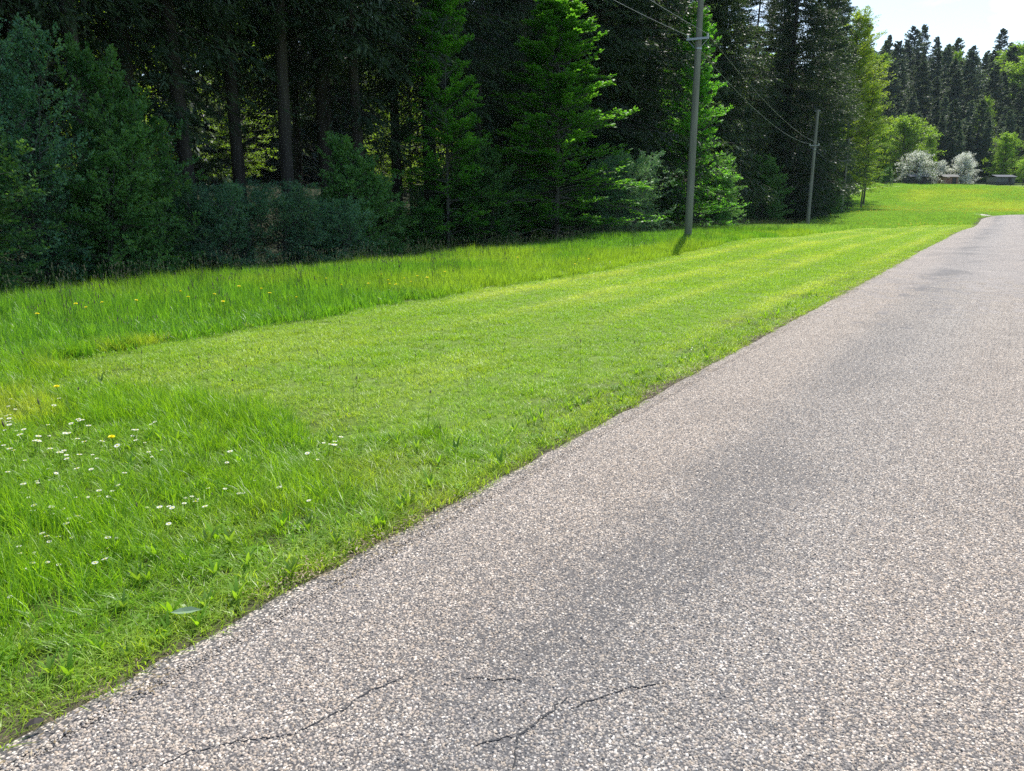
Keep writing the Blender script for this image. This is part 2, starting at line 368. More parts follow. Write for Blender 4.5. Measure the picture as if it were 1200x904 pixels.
# ------------------------------------------------------------------ road
EDGE = 2.40; WID = 5.0
def left_edge_noise(s): return .015*(noise2(s*1.7, 5.)-.5) + .03*(noise2(s*7., 9.)-.5) + .02*(noise2(s*.35, 2.)-.5)
sl_ = np.concatenate([np.arange(-14, 22, .06), np.arange(22, 78, .5)])
cen = []   # (x,y, nx,ny (left normal), s)
for s in sl_:
    x, y = XY(s, EDGE-WID/2); cen.append((x, y, -RD[1], RD[0], s))
rad = 13.0; th = 0
while th < R(80):
    th += R(3); s = 78 + rad*math.sin(th); q = EDGE-WID/2 - rad*(1-math.cos(th))
    x, y = XY(s, q); nqx, nqy = math.sin(th), math.cos(th)
    cen.append((x, y, RD[0]*nqx - RD[1]*nqy, RD[1]*nqx + RD[0]*nqy, 78+rad*th))
x0, y0 = cen[-1][:2]; lx, ly = cen[-1][2:4]; fx_, fy_ = ly, -lx
for k in range(1, 60): cen.append((x0+fx_*k, y0+fy_*k, lx, ly, 78+rad*th+k))
cen = np.array(cen)
def ring_profile(cen, wid, nc, lift, leftnoise=True):
    tt = np.linspace(.5, -.5, nc)[None]*wid
    off = np.repeat(tt, len(cen), 0)
    if leftnoise: off[:, 0] += left_edge_noise(cen[:, 4]); off[:, -1] -= left_edge_noise(cen[:, 4]+50)
    X = cen[:, 0:1] + cen[:, 2:3]*off; Y = cen[:, 1:2] + cen[:, 3:4]*off
    Z = terrain(X, Y) + lift
    Z[:, 0] -= lift + .01; Z[:, -1] -= lift + .01           # the sheet's rim turns down into the soil
    return np.stack([X, Y, Z], -1), off
P, off = ring_profile(cen, WID, 22, .028)
P[:, 0, :2] += cen[:, 2:4]*.01
V = P.reshape(-1, 3); nc = 22; n = len(cen)
i = (np.arange(n-1)[:, None]*nc + np.arange(nc-1)[None]).ravel()
me = make_mesh('road', V, np.stack([i, i+nc, i+1+nc, i+1], -1), M['road'], smooth=True)
def wear_at(x, y):
    """loss of chippings (0 dense, 1 bare) at a ground point: the worn strip, the road's rim, patches"""
    s, q = SQ(x, y); d = EDGE - q
    w_ = (.60-.2*sstep(8, 25, s))*np.exp(-((d-1.3-.3*(fbm(s*.15, 7., 2)-.5))/.50)**2)*(.62+.7*fbm(s*.9, d*2.6, 5)) + .45*np.exp(-((d-3.35)/.45)**2)*(.35+1.3*fbm(s*.5+9, d*1.6, 4)) - .25*np.exp(-((d-2.25)/.4)**2)
    w_ += .35*np.exp(-((d-.06)/.08)**2)
    w_ += .35*sstep(.52, .68, fbm(s*.9+40, d*1.6+3, 4))
    w_ += .5*sstep(2.6, 1.2, s)*sstep(.45, .62, fbm(s*2.3+9, d*2.3, 4))*sstep(.8, 1.6, d)
    return np.clip(w_*.75, 0, 1)
def warm_at(x, y):
    s, q = SQ(x, y); d = EDGE - q
    return np.clip(1.0 - .6*sstep(.7, 1.3, d) + .3*sstep(1.8, 2.3, d) - .35*(1-sstep(1., 4., s)) + .5*(fbm(s*.35, d*1.1+20, 3)-.5), 0, 1)
a = me.attributes.new('wear', 'FLOAT', 'POINT'); a.data.foreach_set('value', wear_at(V[:, 0], V[:, 1]).astype(np.float32))
a = me.attributes.new('warm', 'FLOAT', 'POINT'); a.data.foreach_set('value', warm_at(V[:, 0], V[:, 1]).astype(np.float32))
road = tag(link('road', me), kind='structure')

# narrow lane leaving the bend to the far left
pl = [(43.6, 70.5), (46.5, 77.5), (49.8, 85), (53.2, 92.0)]
pp = []
for (a0, b0), (a1, b1) in zip(pl[:-1], pl[1:]):
    for k in range(8): pp.append((a0+(a1-a0)*k/8, b0+(b1-b0)*k/8))
pp = np.array(pp); d_ = np.gradient(pp, axis=0); d_ /= np.linalg.norm(d_, axis=1, keepdims=True)
pc = np.concatenate([pp, -d_[:, 1:2], d_[:, 0:1], np.arange(len(pp))[:, None]], 1)
P, _ = ring_profile(pc, .9, 5, .026, False)
i = (np.arange(len(pc)-1)[:, None]*5 + np.arange(4)[None]).ravel()
M['path'] = plain_mat('pale_gravel', (.36, .34, .30), .9, scale=3)
tag(link('path', make_mesh('path', P.reshape(-1, 3), np.stack([i, i+5, i+6, i+1], -1), M['path'], smooth=True)), kind='structure')
def road_clear(x, y):
    """signed distance-like: >0 outside the road and the path"""
    s, q = SQ(x, y)
    d = np.where(s < 78, np.abs(q - (EDGE-WID/2)) - WID/2, 1e9)
    c = XY(78, EDGE-WID/2-rad); rr = np.hypot(x-c[0], y-c[1])
    d = np.where(s >= 78, np.where(q > EDGE-WID/2-rad, np.abs(rr-rad)-WID/2, np.abs(rr-rad)-WID/2), d)
    dx = x - x0; dy = y - y0; al = dx*fx_ + dy*fy_; la = dx*lx + dy*ly
    d = np.where((al > 0) & (s > 70), np.minimum(d, np.abs(la)-WID/2), d)
    for (a0, b0), (a1, b1) in zip(pl[:-1], pl[1:]):
        tt = np.clip(((x-a0)*(a1-a0)+(y-b0)*(b1-b0))/((a1-a0)**2+(b1-b0)**2), 0, 1)
        d = np.minimum(d, np.hypot(x-a0-tt*(a1-a0), y-b0-tt*(b1-b0)) - .5)
    return d

# ------------------------------------------------------------------ instancing of uncountable stuff
def template_collection(name, meshes):
    col = bpy.data.collections.new(name)
    for k, m in enumerate(meshes):
        o = bpy.data.objects.new(f'{name}_{k}', m); col.objects.link(o)
    return col
def scatter(name, col, x, y, z, rot, scale, idx=None, zone=None, tilt=None):
    me = bpy.data.meshes.new(name); n = len(x); me.vertices.add(n)
    me.vertices.foreach_set('co', np.stack([x, y, z], -1).astype(np.float32).ravel())
    rv = np.zeros((n, 3), np.float32); rv[:, 2] = rot
    if tilt is not None: rv[:, 0] = tilt[0]; rv[:, 1] = tilt[1]
    a = me.attributes.new('rot', 'FLOAT_VECTOR', 'POINT'); a.data.foreach_set('vector', rv.ravel())
    a = me.attributes.new('sca', 'FLOAT_VECTOR', 'POINT')
    sc = np.repeat(np.asarray(scale, np.float32)[:, None], 3, 1) if np.ndim(scale) == 1 else np.asarray(scale, np.float32)
    a.data.foreach_set('vector', sc.ravel())
    a = me.attributes.new('pick', 'INT', 'POINT'); a.data.foreach_set('value', (idx if idx is not None else rng.integers(0, 1000, n)).astype(np.int32))
    a = me.attributes.new('zone', 'FLOAT', 'POINT'); a.data.foreach_set('value', (zone if zone is not None else np.zeros(n)).astype(np.float32))
    o = link(name, me)
    g = bpy.data.node_groups.new(name, 'GeometryNodeTree')
    g.interface.new_socket('Geometry', in_out='INPUT', socket_type='NodeSocketGeometry')
    g.interface.new_socket('Geometry', in_out='OUTPUT', socket_type='NodeSocketGeometry')
    gi = g.nodes.new('NodeGroupInput'); go = g.nodes.new('NodeGroupOutput')
    ip = g.nodes.new('GeometryNodeInstanceOnPoints'); ci = g.nodes.new('GeometryNodeCollectionInfo')
    ci.inputs['Collection'].default_value = col; ci.inputs['Separate Children'].default_value = True; ci.inputs['Reset Children'].default_value = True
    def attr(nm, ty):
        a_ = g.nodes.new('GeometryNodeInputNamedAttribute'); a_.data_type = ty; a_.inputs['Name'].default_value = nm; return a_.outputs[0]
    L = g.links.new
    L(gi.outputs[0], ip.inputs['Points']); L(ci.outputs[0], ip.inputs['Instance']); ip.inputs['Pick Instance'].default_value = True
    L(attr('pick', 'INT'), ip.inputs['Instance Index']); L(attr('sca', 'FLOAT_VECTOR'), ip.inputs['Scale'])
    er = g.nodes.new('FunctionNodeEulerToRotation'); L(attr('rot', 'FLOAT_VECTOR'), er.inputs[0]); L(er.outputs[0], ip.inputs['Rotation'])
    L(ip.outputs[0], go.inputs[0])
    md = o.modifiers.new('scatter', 'NODES'); md.node_group = g
    return o

def in_view(x, y, z, mu=140, mv=120):
    u, v = proj(x, y, z)
    return (u > -mu) & (u < 1200+mu) & (v < 904+mv) & (v > -50) & (y > .5)

# ------------------------------------------------------------------ road chippings
def stone_tile(seed, dens, size=.16):
    r = np.random.default_rng(seed)
    n = int(dens*size*size)
    # jittered grid keeps the stones from piling up
    g = int(math.ceil(math.sqrt(n))); gi, gj = np.meshgrid(np.arange(g), np.arange(g))
    px = ((gi.ravel()+r.uniform(-.1, 1.1, g*g))/g-.5)*size; py = ((gj.ravel()+r.uniform(-.1, 1.1, g*g))/g-.5)*size
    k = r.permutation(g*g)[:n]; px, py = px[k], py[k]; n = len(px)
    base = np.array([(1,0,0), (.5,.87,0), (-.5,.87,0), (-1,0,0), (-.5,-.87,0), (.5,-.87,0), (.45,.1,.75), (-.3,.45,.8), (-.25,-.5,.7)], float)
    F0 = np.array([(0,1,6), (1,7,6), (1,2,7), (2,3,7), (3,8,7), (3,4,8), (4,5,8), (5,6,8), (5,0,6), (6,7,8)])
    sz = r.uniform(.0026, .0062, n); V = base[None]*(1+r.uniform(-.28, .28, (n, 9, 1)))
    V = V*np.stack([sz*r.uniform(.8, 1.35, n), sz*r.uniform(.65, 1., n), sz*r.uniform(.6, 1.2, n)], -1)[:, None]
    a = r.uniform(0, 6.283, n); c, s = np.cos(a)[:, None], np.sin(a)[:, None]
    tx, ty = r.uniform(-.35, .35, (2, n, 1))
    Z = V[..., 2] + tx*V[..., 0] + ty*V[..., 1]
    X = V[..., 0]*c - V[..., 1]*s + px[:, None]; Y = V[..., 0]*s + V[..., 1]*c + py[:, None]
    Vv = np.stack([X, Y, Z + r.uniform(-.0012, .0008, (n, 1))], -1).reshape(-1, 3)
    F = (F0[None] + 9*np.arange(n)[:, None, None]).reshape(-1, 3)
    tint = np.repeat(np.clip(r.beta(1.6, 1.5, n), 0, 1), 10)
    return make_mesh('stones', Vv, F, M['stone'], tint)
dens_l = [13000]*5 + [10600]*3 + [8200]*3
stone_col = template_collection('road_stone_tile', [stone_tile(100+k, d) for k, d in enumerate(dens_l)])
ts = .15
gs, gq = np.meshgrid(np.arange(-2, 20, ts), np.arange(EDGE-WID+.1, EDGE-.10, ts))
gs, gq = gs.ravel(), gq.ravel(); x, y = XY(gs, gq); z = terrain(x, y)+.0275
k = in_view(x, y, z, 60, 60) & (rng.random(len(x)) > sstep(10, 20, gs)); x, y, z, gs, gq = x[k], y[k], z[k], gs[k], gq[k]
wv = wear_at(x, y) + rng.normal(0, .05, len(x)) + .6*sstep(11, 20, gs)
idx = np.where(wv < .33, rng.integers(0, 5, len(x)), np.where(wv < .52, rng.integers(5, 8, len(x)), rng.integers(8, 11, len(x))))
# the very rim of the road loses its chippings
ang = math.atan2(RD[1], RD[0])
o = scatter('road_chippings', stone_col, x, y, z, ang + rng.integers(0, 4, len(x))*math.pi/2, np.ones(len(x)), idx, warm_at(x, y))
tag(o, kind='stuff')

# cracks in the surface: thin sunken-looking seams of open binder
M['crack'] = plain_mat('open_crack', (.030, .032, .037), .9)
def unproj(u, v, z=0.0):
    a, b = (u-600)/FPX, (452-v)/FPX
    dy = math.cos(PITCH)+b*math.sin(PITCH); dz = -math.sin(PITCH)+b*math.cos(PITCH)
    t = (z-CAM_H)/dz; return a*t, dy*t
def crack(pix, wid, seed):
    r = np.random.default_rng(seed); pts = [unproj(*p, .03) for p in pix]; P = []
    for (a0, b0), (a1, b1) in zip(pts[:-1], pts[1:]):
        m_ = max(2, int(math.hypot(a1-a0, b1-b0)/.018))
        for k in range(m_): P.append((a0+(a1-a0)*k/m_, b0+(b1-b0)*k/m_))
    P = np.array(P) + r.normal(0, .005, (len(P), 2)); n = len(P)
    d = np.gradient(P, axis=0); d /= np.linalg.norm(d, axis=1, keepdims=True)+1e-9
    ww = wid*np.sin(np.linspace(.05, 3.09, n))**.4*r.uniform(.25, 1.2, n)
    nrm = np.stack([-d[:, 1], d[:, 0]], -1)
    A = P+nrm*ww[:, None]; B = P-nrm*ww[:, None]
    V = np.concatenate([np.c_[A, np.full(n, .0312)], np.c_[B, np.full(n, .0312)], np.c_[A, np.full(n, .022)], np.c_[B, np.full(n, .022)]])
    i = np.arange(n-1)
    F = np.concatenate([np.stack([i, i+1, i+1+n, i+n], -1), np.stack([i, i+2*n, i+1+2*n, i+1], -1), np.stack([i+n, i+1+n, i+1+3*n, i+3*n], -1)])
    return link('crack', make_mesh('crack', V, F, M['crack']), road)
crack([(600, 902), (604, 882), (608, 862), (630, 846), (655, 825), (672, 812)], .0042, 1)
crack([(560, 872), (585, 866), (608, 862)], .0025, 5)
crack([(668, 829), (700, 818), (735, 806), (790, 800)], .0028, 2)
crack([(186, 894), (205, 890), (232, 880), (262, 872), (300, 866), (340, 862), (372, 846), (410, 826), (440, 806), (480, 790)], .0026, 3)
crack([(545, 795), (585, 797), (620, 798)], .0020, 6)

# ------------------------------------------------------------------ grass templates
def tuft(seed, n, radius, h, hvar, width, lean, mat, segs=3, fall=1.0):
    r = np.random.default_rng(seed)
    rr = radius*np.sqrt(r.random(n)); a = r.uniform(0, 6.283, n); bx, by = rr*np.cos(a), rr*np.sin(a)
    H = h*(1+hvar*r.uniform(-1, 1, n))*(1-.25*rr/radius); az = a + r.normal(0, 1.3, n)
    L_ = lean*r.uniform(.2, 1.3, n)*H; wd = width*r.uniform(.6, 1.25, n)
    fa = az + math.pi/2 + r.normal(0, .5, n)
    Vs = []
    for k in range(segs+1):
        t = k/segs; off = L_*t**2.0; hz = H*(t - .22*fall*(L_/H)*t**3)
        cx, cy_ = bx+np.cos(az)*off, by+np.sin(az)*off
        hw = wd*.5*(1-t**1.6)*(.75+.25*min(1, t*3))
        if k < segs:
            Vs.append(np.stack([cx+np.cos(fa)*hw, cy_+np.sin(fa)*hw, hz], -1)); Vs.append(np.stack([cx-np.cos(fa)*hw, cy_-np.sin(fa)*hw, hz], -1))
        else: Vs.append(np.stack([cx, cy_, hz], -1))
    nv = 2*segs+1; V = np.stack(Vs, 1).reshape(-1, 3); b = np.arange(n)*nv
    Q = np.concatenate([np.stack([b+2*k, b+2*k+1, b+2*k+3, b+2*k+2], -1) for k in range(segs-1)]) if segs > 1 else np.zeros((0, 4), int)
    Tt = np.stack([b+2*(segs-1), b+2*(segs-1)+1, b+2*segs], -1)
    ti = np.clip(r.normal(.48, .38, n), 0, 1)
    tint = np.concatenate([np.tile(ti, segs-1), ti])
    dry = r.random(n) < .03
    return V, [Q, Tt], tint
def tuft_mesh(seed, *a, **k):
    V, F, t_ = tuft(seed, *a, **k); return make_mesh('tuft', V, F, a[6], t_)
T_mown = template_collection('short_tuft', [tuft_mesh(k, 30, .065, .040, .5, .0036, 1.3, M['mown'], 3) for k in range(8)])
T_mown_m = template_collection('short_tuft_mid', [tuft_mesh(20+k, 55, .16, .045, .5, .0065, 1.2, M['mown'], 2) for k in range(6)])
T_mown_f = template_collection('short_tuft_far', [tuft_mesh(30+k, 90, .42, .05, .5, .014, 1.2, M['mown'], 2) for k in range(5)])
T_tall = template_collection('tall_tuft', [tuft_mesh(40+k, 26, .06, .15, .45, .0042, .75, M['verge'], 4) for k in range(8)])
T_tall_m = template_collection('tall_tuft_mid', [tuft_mesh(50+k, 46, .16, .26, .4, .0085, .45, M['tall'], 3) for k in range(7)])
T_tall_f = template_collection('tall_tuft_far', [tuft_mesh(60+k, 90, .45, .24, .4, .018, .6, M['far_meadow'], 2) for k in range(6)])

def herb(seed, kind):
    """rosette of broad leaves (dandelion, plantain, sorrel) or clover-like leaflets"""
    r = np.random.default_rng(seed); Vs = []; Fs = []; n0 = 0; ti = []
    nl = {'rosette': 7, 'upright': 6, 'clover': 14}[kind]
    for k in range(nl):
        a = k/nl*6.283 + r.uniform(-.4, .4)
        if kind == 'clover':
            L, W, e = .016, .015, .1; ph = r.uniform(.02, .06); cx, cy_ = r.uniform(-.05, .05, 2)
            for j in range(3):
                b = a + j*2.09; d = np.array([math.cos(b), math.sin(b), .15]); sd = np.array([-math.sin(b), math.cos(b), 0])
                c = np.array([cx, cy_, ph])
                Vs += [c, c+d*L*.6+sd*W*.5, c+d*L, c+d*L*.6-sd*W*.5]; Fs.append((n0, n0+1, n0+2, n0+3)); n0 += 4; ti.append(r.uniform(.2, .7))
            continue
        L = {'rosette': .10, 'upright': .15}[kind]*r.uniform(.6, 1.2); W = {'rosette': .022, 'upright': .020}[kind]*r.uniform(.8, 1.2)
        e0 = {'rosette': .55, 'upright': 1.25}[kind] + r.uniform(-.15, .15)
        p = np.array([0, 0, .005]); sd = np.array([-math.sin(a), math.cos(a), 0]); el = e0
        prof = [.25, .75, 1., .8, .45]
        rows = []
        for q_, wf in enumerate(prof):
            rows.append((p.copy(), wf*W)); p = p + np.array([math.cos(a)*math.cos(el), math.sin(a)*math.cos(el), math.sin(el)])*L/5; el -= .28 if kind == 'rosette' else .12
        tt = r.uniform(.4, 1)
        for c, wf in rows: Vs += [c+sd*wf*.5+np.array([0, 0, wf*.15]), c-sd*wf*.5+np.array([0, 0, wf*.15])]
        Vs.append(p)
        for q_ in range(4): Fs.append((n0+2*q_, n0+2*q_+1, n0+2*q_+3, n0+2*q_+2)); ti.append(tt)
        Fs.append((n0+8, n0+9, n0+10, n0+10)); ti.append(tt); n0 += 11
    Q = np.array([f for f in Fs if f[2] != f[3]]); Tt = np.array([f[:3] for f in Fs if f[2] == f[3]]).reshape(-1, 3)
    tint = [t for f, t in zip(Fs, ti) if f[2] != f[3]] + [t for f, t in zip(Fs, ti) if f[2] == f[3]]
    return make_mesh('herb', np.array(Vs), [Q, Tt], M['herb'], tint)
T_herb = template_collection('herb', [herb(1, 'rosette'), herb(2, 'upright'), herb(3, 'clover'), herb(4, 'rosette'), herb(5, 'upright'), herb(6, 'clover')])
def seed_stalks(seed, n, radius, h, headlen):
    r = np.random.default_rng(seed); P = []; Rr = []; P2 = []; R2 = []
    for k in range(n):
        a = r.uniform(0, 6.28); rr = radius*math.sqrt(r.random()); b = np.array([rr*math.cos(a), rr*math.sin(a), 0])
        H = h*r.uniform(.7, 1.2); ln = np.array([r.normal(0, .08), r.normal(0, .08), 1])
        tt = np.linspace(0, 1, 3)[:, None]; P.append(b+ln*H*tt); Rr.append([.0016, .0013, .001])
        top = b+ln*H; tt = np.linspace(0, 1, 4)[:, None]; P2.append(top+ln*headlen*tt*r.uniform(.6, 1.2)); w_ = r.uniform(.8, 1.3); R2.append(np.array([.002, .0052, .0042, .0008])*w_)
    V1, F1 = tubes(np.array(P), np.array(Rr), 3); V2, F2 = tubes(np.array(P2), np.array(R2), 4)
    return make_mesh('stalks', np.concatenate([V1, V2]), np.concatenate([F1, F2+len(V1)]), [M['stem'], M['seed']], np.full(len(F1)+len(F2), .5), matidx=[0]*len(F1)+[1]*len(F2))
T_seed = template_collection('seed_stalk', [seed_stalks(k, 5, .15, .42, .05) for k in range(5)])
T_seed_n = template_collection('single_stalk', [seed_stalks(10+k, 1, .01, .30, .035) for k in range(4)])

# zones in road coordinates
def mow_line(s): return 8.0 + .14*(noise2(s*.9, 1.)-.5) + .25*(noise2(s*.13, 8.)-.5) + .16*(noise2(s*4.1, 3.)-.5)
def is_mown(s, q): return (q < mow_line(s)) & (s > 3.5 + .9*(noise2(q*1.3, 4.)-.5) + .06*(q-2.4)) & (s < 71 + 2*noise2(q, 6.)) & (q > -3)
def sample(smin, smax, qmin, qmax, dens):
    n = int((smax-smin)*(qmax-qmin)*dens); s = rng.uniform(smin, smax, n); q = rng.uniform(qmin, qmax, n); x, y = XY(s, q)
    z = terrain(x, y); k = in_view(x, y, z); return s[k], q[k], x[k], y[k], z[k]
def put(name, col, s, q, x, y, z, scale, zone=None, **kw):
    o = scatter(name, col, x, y, z-.004, rng.uniform(0, 6.283, len(x)), scale, zone=zone, **kw); return tag(o, kind='stuff')
def pale(s, q):
    """yellowed, drier patches and clippings lying in the mower's lanes"""
    v = .55*sstep(.5, .72, fbm(s*.35+5, q*1.1, 4)) + .25*sstep(.55, .75, fbm(s*2.2, q*2.6+7, 3))
    lane = np.exp(-((((q-2.4+.15*noise2(s*.15, 3.)) % 1.45)-.72)/.2)**2)*sstep(3, 14, s)*(.3+.9*fbm(s*.25, q*.7+9, 2))
    return np.clip(v*.7 + .95*lane, 0, 1)
edge_keep = lambda s, q, m_: (q > EDGE + left_edge_noise(s) + m_)
DENS = 1.0
# near and middle mown grass
s, q, x, y, z = sample(2.5, 13, 2.3, 9, 210*DENS); k = is_mown(s, q) & edge_keep(s, q, -.0)
s, q, x, y, z = [a[k] for a in (s, q, x, y, z)]
put('mown_grass', T_mown, s, q, x, y, z, rng.uniform(.65, 1.3, len(s))*(.85+.6*fbm(s*1.1, q*1.1, 3)), pale(s, q))
s, q, x, y, z = sample(12, 40, 2.3, 9, 75*DENS); k = is_mown(s, q) & edge_keep(s, q, .0)
s, q, x, y, z = [a[k] for a in (s, q, x, y, z)]
put('mown_grass', T_mown_m, s, q, x, y, z, rng.uniform(.7, 1.2, len(s))*(.85+.5*fbm(s*.9, q*.9, 3)), pale(s, q))
s, q, x, y, z = sample(38, 76, 2.3, 9, 16*DENS); k = is_mown(s, q) & edge_keep(s, q, .15)
s, q, x, y, z = [a[k] for a in (s, q, x, y, z)]
put('mown_grass', T_mown_f, s, q, x, y, z, rng.uniform(.7, 1.1, len(s)), pale(s, q))
# tall verge close to the camera
s, q, x, y, z = sample(-4, 8, 2.3, 14, 260*DENS); k = ~is_mown(s, q) & edge_keep(s, q, -.02) & (np.hypot(x, y) < 9.5)
s, q, x, y, z = [a[k] for a in (s, q, x, y, z)]
hh = (.50 + .75*sstep(.35, .7, fbm(s*.9, q*.9+3, 4)))*(.42 + .58*sstep(0, .9, q-EDGE)); hh = np.where(q > 8, np.maximum(hh, 1.1), hh)
zn = .75*sstep(.5, .75, fbm(s*.8+11, q*.8, 4)) + .35*np.exp(-((q-EDGE)/.12)**2)
sc3 = np.stack([rng.uniform(.8, 1.3, len(s))*.95]*2 + [hh*rng.uniform(.75, 1.25, len(s))], -1)
put('verge_grass', T_tall, s, q, x, y, z, sc3, np.clip(zn, 0, 1))
# low ground-cover blades between the tall ones
s, q, x, y, z = sample(-4, 6, 2.3, 10, 120*DENS); k = ~is_mown(s, q) & edge_keep(s, q, -.04) & (np.hypot(x, y) < 8)
s, q, x, y, z = [a[k] for a in (s, q, x, y, z)]
put('verge_grass', T_mown, s, q, x, y, z, rng.uniform(.9, 1.5, len(s)), np.clip(zn[0]*0+.5*fbm(s, q), 0, 1))
# creeping fringe over the road's edge
s, q, x, y, z = sample(-3, 26, 2.25, 2.62, 260); k = edge_keep(s, q, -.03) & (rng.random(len(s)) < .25+1.2*sstep(.35, .65, fbm(s*2.2, q*.1, 3)))
s, q, x, y, z = [a[k] for a in (s, q, x, y, z)]
put('verge_grass', T_mown, s, q, x, y, z, rng.uniform(.7, 1.6, len(s)), np.clip(fbm(s*2, q, 3)*.8, 0, 1), tilt=(rng.normal(0, .25, len(s)), rng.normal(0, .25, len(s))))
# dry bits, clippings and crumbs along the rim of the asphalt
def bits(seed):
    r = np.random.default_rng(seed); n = 26; p = np.c_[r.normal(0, .06, n), r.normal(0, .06, n), r.uniform(.001, .006, n)]
    a = r.uniform(0, 6.28, n); d = np.c_[np.cos(a), np.sin(a), r.normal(0, .2, n)]; sd = np.c_[-np.sin(a), np.cos(a), r.normal(0, .3, n)]
    L = r.uniform(.006, .028, (n, 1)); W = r.uniform(.0012, .004, (n, 1))
    V = np.stack([p, p+d*L*.5+sd*W, p+d*L, p+d*L*.5-sd*W], 1).reshape(-1, 3)
    return make_mesh('bits', V, np.arange(n)[:, None]*4+np.arange(4)[None], M['litter'], r.random(n))
T_bits = template_collection('litter_bits', [bits(k) for k in range(5)])
s, q, x, y, z = sample(-3, 24, 2.22, 2.50, 90); k = rng.random(len(s)) < .25 + 1.3*sstep(.35, .7, fbm(s*1.4+3, q*2, 3))
s, q, x, y, z = [a[k] for a in (s, q, x, y, z)]
put('dry_litter', T_bits, s, q, x, y, z + np.where(q < 2.42, .034, .012), rng.uniform(.7, 1.3, len(s)))
# meadow beyond the mown lane up to the wood
s, q, x, y, z = sample(2, 42, 7.6, 21, 62*DENS); k = ~is_mown(s, q) & (np.hypot(x, y) > 8.5) & (q < q_forest(s)+2.8)
s, q, x, y, z = [a[k] for a in (s, q, x, y, z)]
hh = (.46 + .95*fbm(s*.5, q*.7, 4)**1.3)*(.85+.15*sstep(0, .9, q-mow_line(s)-.3*noise2(s*2.3, 5.)))
sc3 = np.stack([rng.uniform(.8, 1.2, len(s))]*2 + [hh*rng.uniform(.55, 1.35, len(s))], -1)
put('meadow_grass', T_tall_m, s, q, x, y, z, sc3, np.clip(.55*sstep(.5, .75, fbm(s*.25, q*.35+5, 4)), 0, 1))
# far meadow
s, q, x, y, z = sample(40, 190, -60, 60, 7.5*DENS)
fz = (q > q_forest(s)+2.5) & (s < 112)
k = ~is_mown(s, q) & ~fz & (road_clear(x, y) > .35) & (y < 186) & (x/y < .78)
s, q, x, y, z = [a[k] for a in (s, q, x, y, z)]
hh = .75+.5*fbm(s*.1, q*.1, 3)
sc3 = np.stack([rng.uniform(.8, 1.25, len(s))]*2 + [hh*rng.uniform(.7, 1.2, len(s))], -1)
put('meadow_grass', T_tall_f, s, q, x, y, z, sc3, np.clip(sstep(.4, .7, fbm(s*.06, q*.09+2, 4)), 0, 1)*.75*sstep(78, 110, y))
# seed heads standing along the wood's edge and through the meadow
s, q, x, y, z = sample(4, 60, 8.3, 19, 8.0)
pk = np.exp(-((q-q_forest(s)-.2)/1.3)**2); k = (q < q_forest(s)+2.0) & (rng.random(len(s)) < .30+.9*pk)
s, q, x, y, z = [a[k] for a in (s, q, x, y, z)]
put('meadow_seed_heads', T_seed, s, q, x, y, z, rng.uniform(.55, 1.25, len(s)))
s, q, x, y, z = sample(-1, 7, 2.8, 9, 3.0)
put('verge_seed_heads', T_seed_n, s, q, x, y, z, rng.uniform(.6, 1.15, len(s)), tilt=(rng.normal(0, .12, len(s)), rng.normal(0, .12, len(s))))
# broad-leaved herbs
s, q, x, y, z = sample(-3, 9, 2.5, 10, 85); k = (rng.random(len(s)) < .15 + 1.1*sstep(.45, .7, fbm(s*.9+30, q*.9, 3))) & edge_keep(s, q, .04)
s, q, x, y, z = [a[k] for a in (s, q, x, y, z)]
mm = is_mown(s, q)
put('herb_leaves', T_herb, s, q, x, y, z + np.where(mm, 0, .01), np.where(mm, .40, .72)*rng.uniform(.5, 1.25, len(s)), rng.random(len(s))**2)
s, q, x, y, z = sample(-2, 14, 2.40, 2.8, 70)
put('herb_leaves', T_herb, s, q, x, y, z, rng.uniform(.4, .9, len(s)), rng.random(len(s))*.8)

# ------------------------------------------------------------------ flowers
def daisy_mesh(seed):
    r = np.random.default_rng(seed); b = MB(); h = .075
    b.tube([(0, 0, 0), (.004, .002, h*.6), (.0, .0, h)], [.0011, .001, .0009], 4, False); n_stem = sum(len(f) for f in b.F)
    for k in range(14):
        a = k/14*6.283; d = np.array([math.cos(a), math.sin(a), .12]); sd = np.array([-math.sin(a), math.cos(a), 0])
        c = np.array([0, 0, h]); b.add([c+d*.003, c+d*.008+sd*.0019, c+d*.0115, c+d*.008-sd*.0019], [(0, 1, 2, 3)])
    n_pet = sum(len(f) for f in b.F)
    P = np.array([(0, 0, h-.0005), (0, 0, h+.0022), (0, 0, h+.003)])[None]; V, F = tubes(P, np.array([[.0036, .003, .0008]]), 7); b.add(V, F)
    me = bpy.data.meshes.new('daisy'); me.from_pydata([tuple(v) for v in np.concatenate(b.V)], [], [f for l in b.F for f in l])
    for m in ('stem', 'petal', 'yellow'): me.materials.append(M[m])
    nf = len(me.polygons); mi = np.zeros(nf, np.int32); mi[n_stem:n_pet] = 1; mi[n_pet:] = 2
    me.polygons.foreach_set('material_index', mi); me.update(); return me
